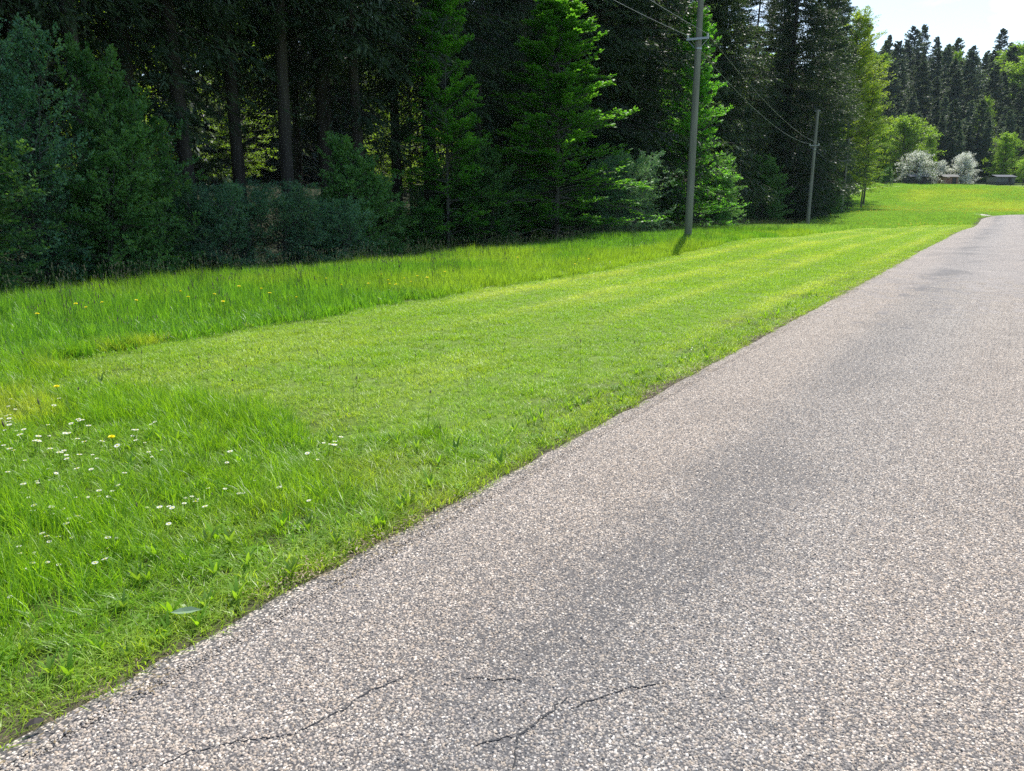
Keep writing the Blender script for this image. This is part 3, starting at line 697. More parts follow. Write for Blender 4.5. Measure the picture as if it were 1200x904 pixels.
def dandelion_mesh(seed, h):
    r = np.random.default_rng(seed); b = MB()
    b.tube([(0, 0, 0), (.006, .003, h*.6), (0, 0, h)], [.0024, .002, .002], 5, False); n_stem = sum(len(f) for f in b.F)
    for ring, (nn_, el, L, wd) in enumerate([(22, .15, .019, .004), (20, .45, .017, .004), (16, .85, .014, .0035), (10, 1.25, .011, .003)]):
        for k in range(nn_):
            a = k/nn_*6.283 + ring*.3; d = np.array([math.cos(a)*math.cos(el), math.sin(a)*math.cos(el), math.sin(el)]); sd = np.array([-math.sin(a), math.cos(a), 0])
            c = np.array([0, 0, h]); b.add([c, c+d*L*.8+sd*wd*.5, c+d*L, c+d*L*.8-sd*wd*.5], [(0, 1, 2, 3)])
    me = bpy.data.meshes.new('dandelion'); me.from_pydata([tuple(v) for v in np.concatenate(b.V)], [], [f for l in b.F for f in l])
    for m in ('stem', 'yellow'): me.materials.append(M[m])
    mi = np.ones(len(me.polygons), np.int32); mi[:n_stem] = 0; me.polygons.foreach_set('material_index', mi); me.update(); return me
DM = [daisy_mesh(k) for k in range(2)]
daisy_px = [(62,600),(84,602),(90,628),(78,616),(50,598),(68,606),(24,648),(38,648),(26,641),(54,636),(120,580),(128,578),(119,592),(168,593),(206,594),(207,599),(214,580),(275,536),(262,545),(330,575),(75,512),(40,520),(36,526),(9,470),(12,478),(5,492),(90,500),(98,498),(25,518),(45,522),(20,532),(70,535),(78,537),(86,542),(128,525),(130,528),(152,514),(156,513),(40,566),(67,571),(75,569),(80,577),(172,533),(190,527),(100,498),(118,580),(7,524),(16,534),(28,541),(44,520),(220,582),(247,573),(380,520),(388,522),(395,518),(385,528),(365,590),(190,600),(110,620),(30,660),(12,700),(140,560),(60,480),(66,472),(180,498),(300,560),(225,597),(58,592),(33,604),(88,520),(102,507),(20,504)]
for cx_, cy_, n_ in ((30, 500, 14), (85, 535, 13), (40, 590, 11), (110, 640, 6), (130, 590, 6), (200, 590, 5), (60, 640, 6), (260, 560, 3), (8, 560, 4), (390, 522, 3), (150, 520, 6)):
    for _ in range(n_): daisy_px.append((cx_+rng.normal(0, 26), cy_+rng.normal(0, 16)))
for k, (u, v) in enumerate(daisy_px):
    x, y = unproj(u, v, .07); x += rng.normal(0, .01); y += rng.normal(0, .01)
    o = link('daisy', DM[k % 2]); o.location = (x, y, T(x, y)-.005); o.rotation_euler = (rng.normal(0, .12), rng.normal(0, .12), rng.uniform(0, 6)); sc = rng.uniform(.6, 1.15)*(1.35 if v < 540 else 1.15); o.scale = (sc*1.12, sc*1.12, sc*1.1)
    tag(o, 'small white daisy with yellow centre in the unmown grass by the road', 'daisy', 'white daisies in the roadside grass')
DD = [dandelion_mesh(k, h) for k, h in enumerate((.09, .16, .26))]
near_dd = [(131, 512, 'yellow dandelion open among the daisies at lower left', 0), (67, 453, 'yellow dandelion at the left edge where the meadow meets the mown strip', 1)]
for u, v, lb, j in near_dd:
    x, y = unproj(u, v, [.09, .16, .26][j]); o = link('dandelion', DD[j]); o.location = (x, y, T(x, y)); o.rotation_euler = (.15, -.1, 1); o.scale = (1.25, 1.25, 1.05)
    tag(o, lb, 'dandelion')
mid_dd = [(87,358),(110,360),(122,356),(216,343),(220,350),(281,336),(303,340),(315,345),(41,369),(380,328),(448,323),(455,330),(476,328),(483,332),(492,325),(500,326),(520,320),(405,335),(430,333),(672,311),(690,305),(608,303),(560,318),(470,334),(452,334),(350,350),(247,346),(155,352),(262,352)]
for k, (u, v) in enumerate(mid_dd):
    x, y = unproj(u, v, .28); o = link('dandelion', DD[2]); o.location = (x, y, T(x, y)); o.rotation_euler = (rng.normal(.1, .1), rng.normal(0, .1), rng.uniform(0, 6)); sc = rng.uniform(1.1, 1.6); o.scale = (sc, sc, 1.15)
    tag(o, 'yellow dandelion standing in the long grass before the wood', 'dandelion', 'dandelions in the long meadow grass')
# far dandelions: uncountable yellow drifts
fd = []
for k in range(3):
    b = MB(); r_ = .03
    b.tube([(0, 0, 0), (0, 0, .32)], .004, 3, False)
    me = bpy.data.meshes.new('bloom'); P = np.array([(0, 0, .30), (0, 0, .325), (0, 0, .34)])[None]; V, F = tubes(P, np.array([[.050, .060, .006]]), 6); fd.append(make_mesh('bloom', V, F, M['yellow'], np.full(len(F), .5)))
T_dd = template_collection('bloom', fd)
s, q, x, y, z = sample(55, 190, -60, 50, 12.0)
band = .35*sstep(.45, .62, fbm(x*.07, y*.16, 3))
u_, v_ = proj(x, y, z)
pr = .05 + band*sstep(95, 120, y) + .8*np.exp(-((y-112-.1*(x-75))/6)**2)*sstep(66, 76, x) + .5*np.exp(-((y-146)/7)**2)*sstep(78, 92, x)
k = (rng.random(len(x)) < pr*.8) & (road_clear(x, y) > .5) & (y < 182) & ~((q > q_forest(s)) & (s < 118))
s, q, x, y, z = [a[k] for a in (s, q, x, y, z)]
put('dandelion_drift', T_dd, s, q, x, y, z, rng.uniform(.75, 1.2, len(s)))

# dark dead leaf curled on the road's rim, pale wilted leaf lying in the grass
b = MB(); b.add([(-.03, -.012, 0), (0, -.02, .012), (.03, -.008, .003), (.034, .008, .012), (0, .018, .02), (-.028, .012, .006)], [(0, 1, 4, 5), (1, 2, 3, 4)])
o = b.build('dead_leaf', M['dead']); x, y = unproj(41, 849, .03); o.location = (x, y, .034); o.rotation_euler = (0, 0, .5); o.scale = (.75, .75, .55); tag(o, 'dark curled dead leaf at the edge of the road, lower left', 'leaf')
M['palegreen'] = leaf_mat('wilted_leaf', ((.22, .32, .20), (.3, .4, .27)), trans=.3, objvar=0, trans_col=(1, 1, .8))
b = MB(); b.add([(-.055, 0, 0), (-.02, -.018, .008), (.02, -.02, .010), (.06, 0, .0), (.02, .016, .006), (-.02, .015, .004), (0, 0, -.002)], [(0, 1, 6), (1, 2, 6), (2, 3, 6), (3, 4, 6), (4, 5, 6), (5, 0, 6)])
o = b.build('wilted_leaf', M['palegreen']); x, y = unproj(217, 715, .07); o.location = (x, y, T(x, y)+.065); o.rotation_euler = (.35, 0, .2); tag(o, 'pale grey-green broad leaf lying flat on the grass near the road edge', 'leaf')

# ------------------------------------------------------------------ trees
def unit(v): return v/(np.linalg.norm(v, axis=-1, keepdims=True)+1e-9)
def spruce(seed, h, crown_r, z0, nwh, nbr, ntw, nsp, splen, spw, mats, dead_from=None, trunk_r=None, hang=.35, branch_wood=True, top_pow=.85):
    r = np.random.default_rng(seed)
    # trunk
    K = 14; t = np.linspace(0, 1, K); lean = r.normal(0, .012, 2)*h
    tp = np.stack([lean[0]*t**2 + .05*np.sin(t*5+seed), lean[1]*t**2 + .04*np.cos(t*4+seed), t*h], -1)
    tp[:, 2] -= .25*(t == 0)
    tr_ = (trunk_r or h*.0095)*(1-t*.97)**.85*(1+.45*np.exp(-t*h/.35)); Vt, Ft = tubes(tp[None], tr_[None], 10)
    cx = lambda z: np.stack([np.interp(z, tp[:, 2], tp[:, 0]), np.interp(z, tp[:, 2], tp[:, 1]), z], -1)
    # whorls
    zz = np.repeat(z0 + (h-z0)*(np.linspace(0, .985, nwh)**.93), nbr) + r.uniform(-.2, .2, nwh*nbr)*(h-z0)/nwh*1.6
    zz = np.clip(zz, z0*.9, h*.992); n = len(zz)
    tt = (zz-z0)/(h-z0); az = r.uniform(0, 6.283, n)
    lump = .75 + .5*r.random(n)*(r.random(n) > .1); side = 1 + .22*np.sin(az*2 + seed) + .15*np.sin(az*3+zz*.6)
    BL = crown_r*((1-tt)**top_pow*.95 + .06)*lump*side
    BL *= np.where(tt < .12, .55+tt*3.5, 1)
    el = np.radians(-18 + 50*tt**1.5) + r.normal(0, .09, n)
    d = np.stack([np.cos(az)*np.cos(el), np.sin(az)*np.cos(el), np.sin(el)], -1); p0 = cx(zz)
    sag = (.16*(1-tt) - .02)*BL; tipup = .10*BL*(1-tt)
    def bp(u): return p0[:, None] + d[:, None]*(BL[:, None]*u)[..., None] + np.array([0, 0, 1.])*(-sag[:, None]*u**1.4*1.2 + tipup[:, None]*np.clip(u-.6, 0, 1)**2*4)[..., None]
    KB = 5; ub = np.linspace(0, 1, KB)[None].repeat(n, 0); PB = bp(ub); RB = (.006+.010*BL[:, None])*(1-.85*ub)
    Vb, Fb = tubes(PB, RB, 3)
    if dead_from:      # bare dead boughs below the live crown
        nd = int((z0-dead_from)*9); zd = r.uniform(dead_from, z0, nd); azd = r.uniform(0, 6.283, nd); Ld = r.uniform(.5, 2.1, nd); eld = r.normal(-.25, .2, nd)
        dd = np.stack([np.cos(azd)*np.cos(eld), np.sin(azd)*np.cos(eld), np.sin(eld)], -1); ud = np.linspace(0, 1, 4)[None, :, None]
        PD = cx(zd)[:, None] + dd[:, None]*Ld[:, None, None]*ud - np.array([0, 0, .25])*Ld[:, None, None]*ud**2; RDd = np.array([[.012, .009, .006, .002]]).repeat(nd, 0)
        Vd, Fd = tubes(PD, RDd, 3); Fb = np.concatenate([Fb, Fd+len(Vb)]); Vb = np.concatenate([Vb, Vd])
        # twiglets on them
        m = nd*6; bi = r.integers(0, nd, m); uu = r.uniform(.3, 1, m); pa = cx(zd)[bi] + dd[bi]*(Ld[bi]*uu)[:, None] - np.array([0, 0, .25])*(Ld[bi]*uu**2)[:, None]
        tdv = unit(dd[bi] + r.normal(0, .6, (m, 3)) + np.array([0, 0, -.35])); PT = pa[:, None] + tdv[:, None]*(r.uniform(.15, .5, m)[:, None]*np.array([0, .5, 1]))[..., None]
        Vd, Fd = tubes(PT, np.array([[.004, .003, .001]]).repeat(m, 0), 3); Fb = np.concatenate([Fb, Fd+len(Vb)]); Vb = np.concatenate([Vb, Vd])
    # twigs
    u = np.clip(np.linspace(.14, 1, ntw)[None] + r.uniform(-.05, .05, (n, ntw)), .08, 1); PT = bp(u)
    sgn = np.where(np.arange(ntw) % 2 == 0, 1, -1)[None]
    side_d = np.stack([-np.sin(az), np.cos(az), np.zeros(n)], -1)
    ang_ = np.radians(52) * (1-.55*u)
    td = d[:, None]*np.cos(ang_)[..., None] + side_d[:, None]*(sgn*np.sin(ang_))[..., None] + r.normal(0, .12, (n, ntw, 3)); td[..., 2] -= hang*(1-tt)[:, None]*r.uniform(.3, 1.6, (n, ntw)); td = unit(td)
    TL = BL[:, None]*(.44*(1-u)+.10)*r.uniform(.7, 1.25, (n, ntw)) + .06
    # sprays along twigs
    v = (np.arange(nsp)+.5)/nsp + r.uniform(-.5, .5, (n, ntw, nsp))/nsp
    SP = PT[:, :, None] + td[:, :, None]*(TL[..., None]*v)[..., None]; SP[..., 2] -= .25*TL[..., None]*v**2*(1-tt)[:, None, None]
    SP += r.normal(0, .02, SP.shape)
    sd = td[:, :, None] + r.normal(0, .45, SP.shape); sd[..., 2] -= .25; sd = unit(sd)
    ln = splen*r.uniform(.6, 1.3, v.shape)*(1-.55*tt[:, None, None]); nrm = unit(np.cross(sd, r.normal(0, 1, SP.shape) + np.array([0, 0, 1.2])))
    SP = SP.reshape(-1, 3); sd = sd.reshape(-1, 3); ln = ln.reshape(-1, 1); nrm = nrm.reshape(-1, 3); wd = spw*r.uniform(.7, 1.3, ln.shape)
    A = SP; B = SP+sd*ln*.45+nrm*wd*.5; Cc = SP+sd*ln; D = SP+sd*ln*.45-nrm*wd*.5
    m = len(A); Vn = np.stack([A, B, Cc, D], 1).reshape(-1, 3); F = np.arange(m)[:, None]*4 + np.arange(4)[None]
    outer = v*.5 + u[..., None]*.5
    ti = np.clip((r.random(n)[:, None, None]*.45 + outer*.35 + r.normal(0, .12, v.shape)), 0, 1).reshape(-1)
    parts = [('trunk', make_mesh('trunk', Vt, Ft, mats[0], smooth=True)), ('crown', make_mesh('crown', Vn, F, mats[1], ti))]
    if branch_wood: parts.append(('branches', make_mesh('branches', Vb, Fb, mats[0])))
    return parts

def leafy(seed, h, stems, spread, nb, blen, prof, elev, ntw, nlf, leaf, mats, t0=.1, flat=.5, trunk_r=.06, twl=.4, sag=.1, jit=.05, aspect=.62, leaf2=None, clump=0., crook=.0):
    """broad-leaved tree or shrub: stems -> boughs -> twigs -> leaves"""
    r = np.random.default_rng(seed); K = 9; t = np.linspace(0, 1, K)
    az = r.uniform(0, 6.283, stems)+np.arange(stems)*2.4; sp = spread*r.uniform(.4, 1.1, stems)*(0 if stems == 1 else 1); hs = h*r.uniform(.72, 1.0, stems); hs[0] = h
    SP = np.zeros((stems, K, 3)); SP[..., 0] = np.cos(az)[:, None]*sp[:, None]*(t**.9) + .12*stems**.3*r.normal(0, .5, (stems, 1)); SP[..., 1] = np.sin(az)[:, None]*sp[:, None]*(t**.9) + .12*stems**.3*r.normal(0, .5, (stems, 1)); SP[..., 2] = hs[:, None]*t - .15*(t == 0)
    SP[..., :2] += crook*np.cumsum(r.normal(0, .12, (stems, K, 2)), axis=1)*np.minimum(1, t*4)[None, :, None]
    SR = trunk_r*(1-.93*t)[None]*r.uniform(.7, 1.1, (stems, 1))*(1+.35*np.exp(-t*h/.3)); Vt, Ft = tubes(SP, SR, 8 if stems < 3 else 5)
    st = r.integers(0, stems, nb); tb = t0 + (1-t0)*((np.arange(nb)+r.random(nb))/nb)**.9; tb = np.clip(tb, 0, .995)
    i0 = np.minimum((tb*(K-1)).astype(int), K-2); f = (tb*(K-1)-i0)[:, None]; p0 = SP[st, i0]*(1-f) + SP[st, i0+1]*f
    ba = r.uniform(0, 6.283, nb); rel = (tb-t0)/(1-t0); BL = blen*prof(rel)*r.uniform(.55, 1.15, nb) + .12
    el = np.radians(elev[0] + (elev[1]-elev[0])*rel) + r.normal(0, .16, nb)
    d = np.stack([np.cos(ba)*np.cos(el), np.sin(ba)*np.cos(el), np.sin(el)], -1)
    bp = lambda bi, u: p0[bi] + d[bi]*(BL[bi]*u)[..., None] - np.array([0, 0, 1.])*(sag*BL[bi]*u**2)[..., None]
    ub = np.linspace(0, 1, 5); PB = p0[:, None] + d[:, None]*(BL[:, None]*ub)[..., None] - np.array([0, 0, 1.])*(sag*BL[:, None]*ub**2)[..., None]
    PB[:, 1:-1] += r.normal(0, .03, (nb, 3, 3))*BL[:, None, None]
    rb = np.minimum(trunk_r*.42, .006+.014*BL)[:, None]*(1-.85*ub); Vb, Fb = tubes(PB, rb, 4)
    m = nb*ntw; bi = np.repeat(np.arange(nb), ntw); u = np.clip(r.uniform(.15, 1.02, m), 0, 1); PT = bp(bi, u)
    side_d = np.stack([-np.sin(ba), np.cos(ba), np.zeros(nb)], -1)[bi]; sg = r.choice([-1, 1], m); an = r.uniform(.25, 1.1, m)*(1-.4*u)
    td = d[bi]*np.cos(an)[:, None] + side_d*(sg*np.sin(an))[:, None]; td += r.normal(0, 1, (m, 3))*np.array([1, 1, 1.])*(.55*(1-flat)+.12); td = unit(td)
    TL = twl*(BL[bi]*(.5*(1-u)+.28))*r.uniform(.6, 1.25, m) + .08
    PTs = PT[:, None] + td[:, None]*(TL[:, None]*np.array([0, .5, 1]))[..., None]; Vw2, Fw2 = tubes(PTs, np.array([[.0035, .0025, .001]]).repeat(m, 0), 3)
    k = m*nlf; ti_ = np.repeat(np.arange(m), nlf); v = r.uniform(.08, 1.08, k); LP = PT[ti_] + td[ti_]*(TL[ti_]*v)[:, None] + r.normal(0, jit, (k, 3))*np.array([1, 1, 1-.6*flat])
    ld = unit(td[ti_]*.8 + r.normal(0, .7, (k, 3))*np.array([1, 1, 1-.75*flat])); up = unit(r.normal(0, 1, (k, 3))*(1-flat*.72) + np.array([0, 0, 1.])*(.25+flat))
    sdv = unit(np.cross(ld, up)); L = leaf*r.uniform(.6, 1.25, (k, 1)); W = L*aspect
    Vn = np.stack([LP, LP+ld*L*.5+sdv*W*.5, LP+ld*L, LP+ld*L*.5-sdv*W*.5], 1).reshape(-1, 3); F = np.arange(k)[:, None]*4+np.arange(4)[None]
    tint = np.clip(r.random(nb)[bi][ti_]*.5 + r.normal(.25, .16, k), 0, 1)
    parts = [('trunk' if stems == 1 else 'stems', make_mesh('trunk', Vt, Ft, mats[0], smooth=True)), ('branches', make_mesh('branches', np.concatenate([Vb, Vw2]), np.concatenate([Fb, Fw2+len(Vb)]), mats[0]))]
    if leaf2 is None: parts.append(('crown', make_mesh('crown', Vn, F, mats[1], tint)))
    else:
        mk = r.random(k) < leaf2; sel = lambda q_: (Vn.reshape(-1, 4, 3)[q_].reshape(-1, 3), np.arange(q_.sum())[:, None]*4+np.arange(4)[None], tint[q_])
        a = sel(~mk); b_ = sel(mk); parts.append(('crown', make_mesh('crown', a[0], a[1], mats[1], a[2]))); parts.append(('blossom', make_mesh('blossom', b_[0], b_[1], mats[2], b_[2])))
    return parts
cone = lambda t: (1-t)**.75*.92+.1
cone_low = lambda t: np.sin(np.clip(t*3.1+.45, 0, math.pi))**.5*(1-t*.75)
rnd = lambda t: np.sqrt(np.clip(1-(1.55*t-.55)**2, .02, 1))
TPL = {}
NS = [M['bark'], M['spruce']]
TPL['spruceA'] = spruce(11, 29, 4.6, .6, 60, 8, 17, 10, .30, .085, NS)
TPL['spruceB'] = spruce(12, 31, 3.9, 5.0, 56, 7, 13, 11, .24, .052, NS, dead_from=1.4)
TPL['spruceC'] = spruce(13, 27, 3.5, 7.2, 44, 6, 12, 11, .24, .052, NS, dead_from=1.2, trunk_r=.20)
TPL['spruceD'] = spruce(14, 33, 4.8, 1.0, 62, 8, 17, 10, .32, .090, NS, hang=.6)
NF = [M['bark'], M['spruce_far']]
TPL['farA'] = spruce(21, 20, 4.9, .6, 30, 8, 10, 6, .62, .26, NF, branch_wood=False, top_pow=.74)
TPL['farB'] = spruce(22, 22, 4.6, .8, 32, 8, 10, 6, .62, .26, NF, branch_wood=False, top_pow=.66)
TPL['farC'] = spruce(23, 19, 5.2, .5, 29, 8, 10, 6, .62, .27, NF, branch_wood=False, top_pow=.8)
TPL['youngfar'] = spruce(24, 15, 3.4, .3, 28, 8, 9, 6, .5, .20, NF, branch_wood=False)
TPL['beechA'] = leafy(31, 9.5, 1, 0, 230, 3.1, cone, (2, 42), 13, 22, .105, [M['bark_b'], M['beech']], t0=.03, flat=.9, trunk_r=.09, sag=.10, jit=.035)
TPL['beechB'] = leafy(32, 11.5, 1, 0, 190, 2.0, cone, (12, 50), 12, 20, .100, [M['bark_b'], M['beech']], t0=.10, flat=.85, trunk_r=.08, sag=.08, jit=.04)
TPL['shrubA'] = leafy(41, 8.2, 7, 1.3, 260, 2.0, rnd, (10, 60), 10, 18, .095, [M['bark_b'], M['shrub']], t0=.16, flat=.55, trunk_r=.045, jit=.03)
TPL['shrubB'] = leafy(42, 5.0, 6, 1.5, 260, 1.9, rnd, (-10, 60), 10, 18, .095, [M['bark_b'], M['shrub_green']], t0=.04, flat=.6, trunk_r=.035, jit=.03)
TPL['shrubC'] = leafy(43, 3.2, 8, 1.3, 210, 1.45, rnd, (-5, 65), 9, 18, .070, [M['bark_b'], M['shrub']], t0=.03, flat=.35, trunk_r=.022, jit=.03, aspect=.35)
TPL['broadA'] = leafy(51, 15, 1, 0, 150, 5.2, rnd, (0, 60), 10, 11, .30, [M['bark_b'], M['broad']], t0=.12, flat=.4, trunk_r=.22, jit=.22)
TPL['broadB'] = leafy(52, 12, 2, 1.2, 140, 4.6, rnd, (-5, 65), 10, 11, .28, [M['bark_b'], M['broad']], t0=.08, flat=.3, trunk_r=.18, jit=.22)
TPL['gold'] = leafy(53, 24, 1, 0, 260, 4.6, lambda t: np.sqrt(np.clip(1-(1.25*t-.35)**2, .02, 1)), (5, 60), 12, 16, .17, [M['bark_b'], M['gold']], t0=.10, flat=.6, trunk_r=.24, jit=.12)
TPL['beechtall'] = leafy(54, 19, 1, 0, 210, 3.8, rnd, (5, 55), 11, 15, .13, [M['bark_b'], M['broad']], t0=.12, flat=.7, trunk_r=.19, jit=.08)
TPL['highcrown'] = leafy(55, 18, 1, 0, 170, 4.0, rnd, (0, 55), 11, 15, .16, [M['bark_b'], M['broad']], t0=.26, flat=.5, trunk_r=.20, jit=.10)
TPL['appleA'] = leafy(61, 5.0, 1, 0, 170, 5.2, lambda t: .55+.45*np.sqrt(np.clip(1-t, 0, 1)), (-12, 70), 9, 13, .17, [M['bark_b'], M['blossom_leaf'], M['blossom']], t0=.18, flat=.2, trunk_r=.17, sag=.25, jit=.16, leaf2=.62, crook=.6)
TPL['appleB'] = leafy(62, 6.2, 2, 1.2, 190, 4.8, lambda t: .55+.45*np.sqrt(np.clip(1-t, 0, 1)), (-12, 75), 9, 14, .18, [M['bark_b'], M['blossom_leaf'], M['blossom']], t0=.12, flat=.2, trunk_r=.17, sag=.22, jit=.16, leaf2=.82, crook=.6)
HGT = dict(spruceA=29, spruceB=31, spruceC=27, spruceD=33, farA=20, farB=22, farC=19, youngfar=15, beechA=9.5, beechB=11.5, shrubA=8.2, shrubB=5, shrubC=3.2, broadA=15, broadB=12, gold=24, beechtall=19, highcrown=18, appleA=5, appleB=6.2)
PROTO = {}
def plant(tpl, name, x, y, h, label, cat, group=None, wide=1.0, rz=None, sink=.05):
    k = h/HGT[tpl]
    if (tpl, name) not in PROTO:
        root = thing(name, (0, 0, 0), 0, label, cat, group)
        for pn, me in TPL[tpl]:
            c_ = link(pn, me, root)
            if pn in ('branches', 'crown', 'stems', 'blossom'): c_['kind'] = 'stuff'
        PROTO[(tpl, name)] = root
    else:
        root = copy_tree(PROTO[(tpl, name)])
        for key in ('label', 'group'):
            if key in root: del root[key]
        tag(root, label, cat, group)
    root.location = (x, y, T(x, y)-sink); root.rotation_euler = (0, 0, rng.uniform(0, 6.283) if rz is None else rz)
    root.scale = (k*wide, k*wide, k); return root
def plant_px(tpl, name, u, q, top, label, cat, group=None, wide=1.0, rz=None):
    """on the photograph's column u, at distance q from the camera across the road direction, reaching image row top"""
    g = (u-600)/906
    for _ in range(5): Y = (q-float(qo(RD[0]*g*Y0+RD[1]*Y0)) if _ else q)/(-RD[1]*g + RD[0]); Y0 = Y
    x = PX(u, Y); y = Y
    zt = CAM_H + (235-top)/906*Y*1.0; z = T(x, y)
    return plant(tpl, name, x, y, zt-z, label, cat, group, wide, rz)

# understorey along the wood's edge, left to right
plant_px('shrubA', 'tall_shrub', 48, 18.6, 35, 'tall dull green shrub with several thin bare stems at the far left of the wood', 'shrub', wide=.85)
plant_px('shrubB', 'shrub', -70, 18.0, 120, 'dark green shrub cut by the left edge of the picture', 'shrub')
plant_px('shrubB', 'shrub', 128, 18.4, 165, 'fresh green bushy shrub beside the tall multi-stemmed one', 'shrub', wide=.9)
plant_px('shrubB', 'shrub', 190, 19.6, 95, 'taller green shrub with drooping tips, second broad bush from the left', 'shrub', wide=.75)
plant_px('shrubC', 'low_shrub', 262, 19.4, 225, 'small dark shrub right of the tall green bushes', 'shrub', wide=1.0)
plant_px('shrubC', 'low_shrub', 335, 19.4, 225, 'low dark bluish shrub under the bare spruce trunks', 'shrub', wide=1.2)
plant_px('shrubC', 'low_shrub', 392, 19.0, 240, 'low spreading shrub between the dark spruces and the rounder bush', 'shrub', wide=1.1)
plant_px('shrubB', 'shrub', 440, 19.2, 175, 'rounded mid green shrub left of the slender beech', 'shrub', wide=.85)
plant_px('beechB', 'young_beech_tree', 527, 20.5, -35, 'slender bright green young beech with its top out of the picture', 'tree', wide=1.0)
plant_px('shrubB', 'shrub', 575, 19.5, 170, 'olive shrub between the slender beech and the big layered beech', 'shrub', wide=.8)
plant_px('beechA', 'young_beech_tree', 652, 18.6, 22, 'big bright green beech with layered boughs down to the grass', 'tree', wide=1.28)
plant_px('shrubC', 'low_shrub', 735, 17.2, 190, 'grey-green willowy shrub between the two bright beeches', 'shrub', wide=1.1)
plant_px('beechA', 'young_beech_tree', 803, 18.4, 28, 'bright green beech behind the nearest wooden pole', 'tree', wide=.72)
plant_px('shrubB', 'shrub', 838, 18.0, 190, 'dark green bush at the foot of the beech behind the nearest pole', 'shrub', wide=.85)
plant_px('shrubB', 'shrub', 895, 19.6, 190, 'olive brown bush at the foot of the tall spruces', 'shrub', wide=.9)
plant_px('shrubB', 'shrub', 966, 19.2, 215, 'round grey-green bush behind the second pole', 'shrub', wide=1.0)
# tall spruces standing behind, row by row
front = [(-215,24.2,'B'),(-120,24.6,'C'),(-30,24,'B'),(62,25,'B'),(118,23.4,'C'),(172,24.6,'B'),(232,24,'C'),(292,25,'C'),(345,23.6,'C'),(392,24.6,'B'),(428,23.2,'C'),(468,25.2,'C'),(506,24,'B'),(560,24.8,'C'),(612,24,'B'),(655,24.6,'A'),(700,23.0,'A'),(742,22.4,'A'),(768,24.5,'D'),(790,25.2,'A'),(822,23.5,'A'),(838,25.2,'A'),(866,23.6,'C'),(896,24.6,'A'),(912,21.8,'D'),(934,22.6,'A'),(952,23.6,'A')]  # those straight behind the two bright beeches are added to shade them
HF = dict(A=28, B=30, C=28, D=33)
for k, (u, q, v) in enumerate(front):
    q = q-1.0; g = (u-600)/906
    for _ in range(5): Y = (q-float(qo(RD[0]*g*Y0+RD[1]*Y0)) if _ else q)/(-RD[1]*g + RD[0]); Y0 = Y
    x = PX(u, Y)
    lab = {'A': 'dense dark spruce clothed nearly to the ground in the front of the wood', 'B': 'tall spruce with dark needles and some bare lower boughs in the front of the wood', 'C': 'tall spruce with a bare lower trunk in the front of the wood', 'D': 'broad dark spruce with drooping boughs near the right end of the wood'}[v]
    beside = {-215: 'outside the left edge of the picture', -120: 'just outside the left edge', -30: 'at the very left edge behind the cut shrub', 62: 'straight behind the tall multi-stemmed shrub', 118: 'behind the fresh green shrub, first bare trunk from the left', 172: 'rising behind the taller green shrub with drooping tips',
              232: 'rising over the small dark shrub', 292: 'left of the low bluish shrub', 345: 'straight above the low bluish shrub', 392: 'above the low spreading shrub', 428: 'behind the rounded mid green shrub', 468: 'between the rounded shrub and the slender beech', 506: 'just left of the slender beech',
              560: 'just right of the slender beech', 612: 'at the left shoulder of the big layered beech', 655: 'added straight behind the big layered beech to shade it', 790: 'added straight behind the beech at the nearest pole to shade it', 700: 'at the right shoulder of the big layered beech', 742: 'above the grey-green willowy shrub', 768: 'just left of the beech behind the nearest pole', 822: 'just right of the nearest pole', 838: 'between the nearest pole and the olive brown bush',
              866: 'left of the olive brown bush', 896: 'straight above the olive brown bush', 912: 'midway between the olive bush and the second pole', 934: 'just left of the second pole', 952: 'just right of the second pole'}[u]
    kind_ = {'A': 'dense dark spruce', 'B': 'tall dark spruce', 'C': 'bare-trunked tall spruce', 'D': 'broad drooping spruce'}[v]
    plant('spruce'+v, 'spruce_tree', x, Y, HF[v]*rng.uniform(.98, 1.12), kind_+' '+beside, 'tree', 'spruces in the front row of the wood')
for row, q in enumerate((28.5, 33.0)):
    s = -16 + row*2.2
    while s < 122 - row*1.5:
        ss, qq = s+rng.normal(0, .8), q-float(qo(s))+rng.normal(0, .8) + 2.2*sstep(60, 105, s); x, y = XY(ss, qq); v = rng.choice(['C', 'C', 'C', 'B']) if s < 42 else rng.choice(['A', 'D', 'A', 'B'])
        u = proj(x, y, 5.)[0]
        if u < 985 and not (row == 1 and s < 40) and not (842 < u < 892):
            plant('spruce'+v, 'spruce_tree', x, y, rng.uniform(25, 31) - 3*row, 'tall dark spruce deeper in the wood behind the front row', 'tree', 'spruces deeper in the wood')
        s += rng.uniform(3.9, 5.6) + row*1.0
# undergrowth inside the wood closes the view between the trunks
for q, st in ((21.6, 2.9), (25.8, 4.5), (33.5, 6.0)):
    s = -12
    while s < 108:
        x, y = XY(s+rng.normal(0, .7), q-float(qo(s))+rng.normal(0, .6)+2.0*sstep(60, 105, s)); u = proj(x, y, 1.)[0]
        if -150 < u < 975: plant(rng.choice(['shrubB', 'shrubC']), 'undergrowth_shrub', x, y, rng.uniform(1.8, 3.4), 'dark low bush among the trunks inside the wood', 'shrub', 'low bushes inside the wood', wide=1.2)
        s += st*rng.uniform(.8, 1.5)
for u, q, h in ((852, 27.5, 21), (874, 28.5, 22), (884, 27.0, 19)):
    g = (u-600)/906; Y = q/(-RD[1]*g+RD[0]); plant('beechtall', 'beech_tree', PX(u, Y), Y, h, 'yellow-green beech showing between the tall spruces right of the nearest pole', 'tree', 'beeches between the tall spruces', wide=.8)
